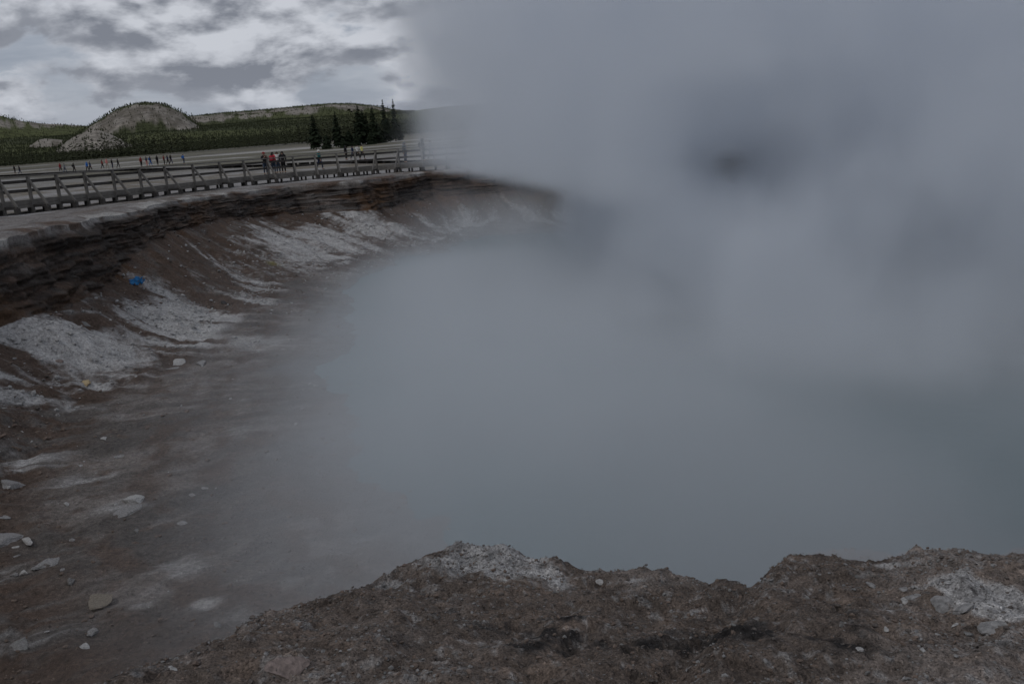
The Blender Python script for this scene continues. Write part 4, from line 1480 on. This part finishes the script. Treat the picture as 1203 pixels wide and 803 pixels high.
def on_walk(pts, x, deck_h, back):
    """Point of a walkway that shows at photo column x, 'back' metres away from its crater side edge."""
    best, bd = None, 1e9
    for i in range(len(pts) - 1):
        t2 = (pts[i + 1] - pts[i]) / np.linalg.norm(pts[i + 1] - pts[i])
        nn = np.array([t2[1], -t2[0]])
        if np.dot(nn, np.array([CX, CY]) - pts[i]) < 0:
            nn = -nn
        for f in np.linspace(0, 1, 12):
            q = pts[i] * (1 - f) + pts[i + 1] * f - nn * back
            z = plain_level(*q) + deck_h
            ex_ = abs(to_px((q[0], q[1], z + 0.9))[0] - x)
            if ex_ < bd:
                bd, best = ex_, (q[0], q[1], z)
    return best


BLACK_C, NAVY, JEANS, GREYC = ('black', (.015, .015, .017)), ('navy', (.02, .03, .07)), ('denim', (.06, .085, .13)), ('grey', (.16, .17, .18))
RED, WHITEC, TEAL, YEL, BLUE, PINK, BEIGE, DKRED = ('red', (.50, .05, .07)), ('white', (.62, .60, .58)), ('teal', (.02, .13, .13)), ('yellow', (.62, .58, .20)), ('blue', (.03, .14, .42)), ('pink', (.60, .22, .20)), ('beige', (.33, .28, .22)), ('dark_red', (.22, .03, .03))
GA, GB, GC_ = 'visitors standing at the boardwalk rail', 'visitors on the low boardwalk near the pines', 'visitors far out on the plain'
DK2 = DECK + 0.025
person(on_walk(line_pts, 310, DK2, 0.6), 0.6, 'photo', BLACK_C, JEANS, 'person in black jacket and red cap holding up a camera at the rail', GA, 'hat', cloth_mat(*DKRED))
person(on_walk(line_pts, 320.5, DK2, 0.45), 2.8, 'stand', RED, JEANS, 'person in bright red jacket with red backpack leaning at the rail', GA, 'long_hair', None, RED)
p3 = on_walk(line_pts, 326, DK2, 1.1)
person(p3, 0.4, 'stand', WHITEC, JEANS, 'dark haired person in white jacket behind the red jacket', GA, 'hair', None)
person(on_walk(line_pts, 332.5, DK2, 0.7), 0.2, 'stand', BLACK_C, BLACK_C, 'person all in black with long dark hair, end of the group at the rail', GA, 'long_hair')
person(on_walk(line_pts, 374.5, DK2, 1.6), 1.2, 'walk', TEAL, NAVY, 'person in teal jacket and white hat walking alone on the boardwalk', GA, 'hat', cloth_mat(*WHITEC), None, .92)
for x, kd, jk, tr, hd, pk, lab, sz_ in [
        (406, 'stand', BLACK_C, BLACK_C, 'hood', None, 'person in bulky black hooded coat on the low boardwalk', 1.0),
        (414, 'walk', NAVY, NAVY, 'hair', None, 'person in navy jacket between the black coat and the white jacket', .95),
        (419.5, 'walk', WHITEC, BLACK_C, 'hair', None, 'person in white jacket and black trousers beside the yellow jacket', 1.0),
        (425, 'walk', YEL, BLACK_C, 'hair', None, 'person in pale yellow jacket on the low boardwalk', 1.0),
        (475.5, 'stand', GREYC, NAVY, 'hood', None, 'person in grey blue hooded coat at the edge of the steam', 1.0),
        (497, 'stand', BLACK_C, NAVY, 'hood', BLACK_C, 'person in dark coat and backpack half hidden by steam', 1.1),
        (506, 'walk', GREYC, GREYC, 'hair', None, 'faint grey person deepest in the steam on the boardwalk', 1.0)]:
    if x > 470:
        w_ = on_walk(line_pts, x, DK2, 1.3)
    else:
        w_ = on_walk(lp2, x, 0.365, 0.5)
    person(w_, 1.4 + 0.3 * math.sin(x), kd, jk, tr, lab, GA if x > 470 else GB, hd, cloth_mat(*jk) if hd == 'hood' else None, pk, sz_)
FAR = [
    (18, 204.3, 'stand', BLACK_C, BLACK_C, None, 'leftmost person in black far out on the plain, standing beside a walker'),
    (24, 205.3, 'walk', BLACK_C, NAVY, None, 'person in black striding with legs wide apart beside another in black'),
    (72, 203.5, 'walk', DKRED, BLACK_C, None, 'person in dark red top walking just ahead of one in grey'),
    (77, 203.8, 'walk', GREYC, JEANS, None, 'person in grey jacket and pale jeans walking behind the dark red top'),
    (88, 203.5, 'walk', BLACK_C, BLACK_C, BLACK_C, 'tall person in black with a backpack walking by themself'),
    (103.5, 202.5, 'walk', BLUE, BLACK_C, WHITEC, 'person in blue jacket with a white backpack'),
    (107, 202.0, 'walk', NAVY, BLACK_C, None, 'person in navy hidden partly by the white backpack'),
    (121, 199.0, 'walk', DKRED, BLACK_C, None, 'first in a row of four, in maroon top and black trousers'),
    (126.5, 198.3, 'walk', PINK, BEIGE, None, 'person in salmon pink jacket in the row of four'),
    (132.5, 198.0, 'stand', BLACK_C, NAVY, None, 'person in black standing third in the row of four'),
    (139.5, 197.6, 'walk', BLACK_C, BLACK_C, None, 'person in black taking a long stride at the end of the row of four'),
    (166.5, 196.3, 'stand', DKRED, BLACK_C, None, 'short person in dark brown red, low against the rail'),
    (173, 195.3, 'stand', NAVY, PINK, None, 'person in navy coat with pink trousers near a blue bag'),
    (177.5, 195.0, 'walk', NAVY, BLUE, BLUE, 'person in navy bending away with a blue pack'),
    (185.5, 194.2, 'stand', BLACK_C, BLACK_C, None, 'thin person in black standing alone between two groups'),
    (193.5, 193.6, 'stand', DKRED, BLACK_C, None, 'person in dark red standing just left of a close pair'),
    (197.8, 193.8, 'walk', NAVY, BLACK_C, None, 'person in navy at the left of a close pair'),
    (201.5, 193.6, 'walk', BLACK_C, NAVY, None, 'person in black at the right of a close pair'),
    (216.5, 193.0, 'stand', BLUE, NAVY, BLUE, 'person in bright blue jacket standing apart from everyone on the plain'),
]
for k, (x, y, kd, jk, tr, pk, lab) in enumerate(FAR):
    for dist in np.arange(90, 420, 1.0):               # walk out along the sight line until it meets the plain
        q = at_d(x, y, dist)
        z = plain_level(q[0], q[1])
        if q[2] <= z:
            break
    person((q[0], q[1], z), 1.5 + 0.5 * math.sin(k * 2.1), kd, jk, tr, lab, GC_, ('hair', 'long_hair', 'hood')[k % 3], cloth_mat(*jk) if k % 3 == 2 else None, pk, 1.05)
# a white carrier bag hangs from a hand at the rail
bagm = bmesh.new()
bmesh.ops.create_cube(bagm, size=1.0, matrix=Matrix.Diagonal((.30, .12, .34, 1)))
bmesh.ops.subdivide_edges(bagm, edges=list(bagm.edges), cuts=2, use_grid_fill=True)
for v in bagm.verts:
    v.co.x *= 1.0 - 0.35 * max(v.co.z, 0) / .17
    v.co += Vector((0, .02 * math.sin(v.co.x * 30), 0))
bgm = bpy.data.meshes.new('carrier_bag')
bagm.to_mesh(bgm)
bagm.free()
bag = obj('carrier_bag', bgm, cloth_mat(*WHITEC), None, label='white carrier bag held low behind the boardwalk rail', category='bag')
cs_ = Vector((math.cos(0.4), math.sin(0.4), 0)) * 0.245
bag.location = Vector(p3) + cs_ + Vector((0, 0, 0.60))


# ------------------------------------------------------------------ steam off the hot water: a plume leaning over the far rim and a bank lying on the lake
v, f = box_arrays(84, 84, 23.0, 27, 46.5, WATER_Z + 0.03 + 11.5)
sm = bpy.data.materials.new('steam')
sm.use_nodes = True
sm.node_tree.nodes.clear()
s = NT(sm.node_tree)
P = s.node('ShaderNodeTexCoord').outputs['Object']
wob1 = s.node('ShaderNodeTexNoise')
s.put(wob1.inputs['Vector'], P)
wob1.inputs['Scale'].default_value = 0.085
wob1.inputs['Detail'].default_value = 5.0
wob1.inputs['Roughness'].default_value = 0.58
nA = s.math('SUBTRACT', wob1.outputs['Fac'], 0.5)
px_, py_, pz_ = s.xyz(P)
P2 = s.vmath('ADD', P, s.comb(s.math('MULTIPLY', nA, 9.0), 31.0, 7.0))
nB = s.noise(s.vmath('MULTIPLY', P2, (1, 1, 0.8)), 0.20, 4.0, 0.6)
STEAM_C = (20.2, 44.0)
rad_p = s.vmath('LENGTH', s.comb(s.math('SUBTRACT', px_, STEAM_C[0]), s.math('SUBTRACT', py_, STEAM_C[1]), 0.0), out=1)
zj = s.math('MULTIPLY_ADD', nA, 2.0, pz_)
nC = s.math('SUBTRACT', nB, 0.5)
e_p = s.math('SUBTRACT', s.math('MULTIPLY_ADD', nC, 8.0, s.math('MULTIPLY_ADD', nA, 6.0, rad_p)), 24.0)
left_edge = s.smooth(zj, -0.8, 1.9, 3.0, -10.0)                           # low down the plume stays over the pool, higher up it drifts over the rim
e_l = s.math('SUBTRACT', left_edge, s.math('MULTIPLY_ADD', nC, 7.0, s.math('MULTIPLY_ADD', nA, 5.0, px_)))
plume = s.math('MULTIPLY', s.smooth(e_p, -3.0, 0.8, 1.0, 0.0), s.smooth(e_l, -3.4, 0.4, 1.0, 0.0))
fade_top = s.smooth(pz_, 9.0, 15.0, 1.0, 0.0)
thick_n = s.smooth(nB, 0.36, 0.64, 0.12, 1.3)
plume = s.math('MULTIPLY', s.math('MULTIPLY', plume, fade_top), s.math('MULTIPLY', thick_n, 0.50))
px_b = s.math('SUBTRACT', px_, s.math('MULTIPLY', s.math('MAXIMUM', s.math('SUBTRACT', 34.0, py_), 0.0), 0.09))
u_ = s.math('POWER', s.math('ABSOLUTE', s.math('DIVIDE', s.math('SUBTRACT', px_b, 20.5), 26.2)), 4.0)
v_ = s.math('POWER', s.math('ABSOLUTE', s.math('DIVIDE', s.math('SUBTRACT', py_, 42.0), 37.0)), 4.0)
ell = s.math('MULTIPLY_ADD', s.math('ADD', nA, nC), 0.22, s.math('POWER', s.math('ADD', u_, v_), 0.25))
near_y = s.smooth(py_, 12.0, 44.0, 1.0, 0.0)
bank_top = s.lin(near_y, 0.0, 1.0, -1.6, -0.2)
bank_z = s.smooth(s.math('SUBTRACT', s.math('MULTIPLY_ADD', s.math('ADD', nA, nC), 4.6, pz_), bank_top), -3.4, 0.2, 1.0, 0.0)
bank_n = s.math('MAXIMUM', s.smooth(nB, 0.37, 0.62, 0.22, 1.15), s.lin(near_y, 0.0, 1.0, 0.2, 0.62))
bank = s.math('MULTIPLY', s.math('MULTIPLY', s.smooth(ell, 0.70, 1.16, 1.0, 0.0), bank_z), bank_n)
bank = s.math('MULTIPLY', bank, s.math('MULTIPLY_ADD', s.math('MULTIPLY', near_y, s.smooth(px_, -2.0, 6.0, 1.0, 0.0)), 0.09, 0.10))
# thin mist creeping over the mud along the shore
px_m = s.math('MULTIPLY_ADD', s.math('ADD', nA, nC), 4.0, px_b)
mist = s.math('MULTIPLY', s.smooth(px_m, -9.5, -3.0), s.smooth(px_m, 3.0, 9.0, 1.0, 0.0))
mist = s.math('MULTIPLY', mist, s.math('MULTIPLY', s.smooth(pz_, -5.2, -3.5, 0.27, 0.0), s.smooth(py_, 50.0, 62.0, 1.0, 0.0)))
dens = s.math('MAXIMUM', plume, s.math('MAXIMUM', bank, mist))


def thin_gap(x, y, rx, rz_, floor):
    """A thin break between billows through which the far wall shows."""
    g = at_d(x, y, 50.0)
    gd = Vector((g[0], g[1], 0)).normalized()
    ax, ay = s.math('SUBTRACT', px_, float(g[0])), s.math('SUBTRACT', py_, float(g[1]))
    la = s.math('MULTIPLY_ADD', ax, gd.x, s.math('MULTIPLY', ay, gd.y))
    lb = s.math('MULTIPLY_ADD', ax, -gd.y, s.math('MULTIPLY', ay, gd.x))
    lz = s.math('SUBTRACT', pz_, s.math('MULTIPLY_ADD', la, (g[2] - 2.07) / 50.0, float(g[2])))
    q = s.vmath('LENGTH', s.comb(s.math('DIVIDE', la, 40.0), s.math('DIVIDE', lb, rx), s.math('DIVIDE', lz, rz_)), out=1)
    return s.smooth(s.math('MULTIPLY_ADD', nB, 3.4, s.math('MULTIPLY_ADD', nA, 2.0, q)), 1.95, 3.4, floor, 1.0)


dens = s.math('MULTIPLY', dens, s.math('MULTIPLY', thin_gap(857, 191, 2.7, 1.6, 0.02), thin_gap(835, 108, 2.6, 0.6, 0.55)))
sv = s.node('ShaderNodeVolumePrincipled')
sv.inputs['Color'].default_value = (0.94, 0.962, 0.995, 1)
sv.inputs['Anisotropy'].default_value = 0.0
s.put(sv.inputs['Density'], dens)
s.put(s.node('ShaderNodeOutputMaterial').inputs['Volume'], sv.outputs[0])
obj('steam', np_mesh('steam', v, f, False), sm, None, kind='stuff', label='thick grey steam rising off the hot spring and drifting over the rim')
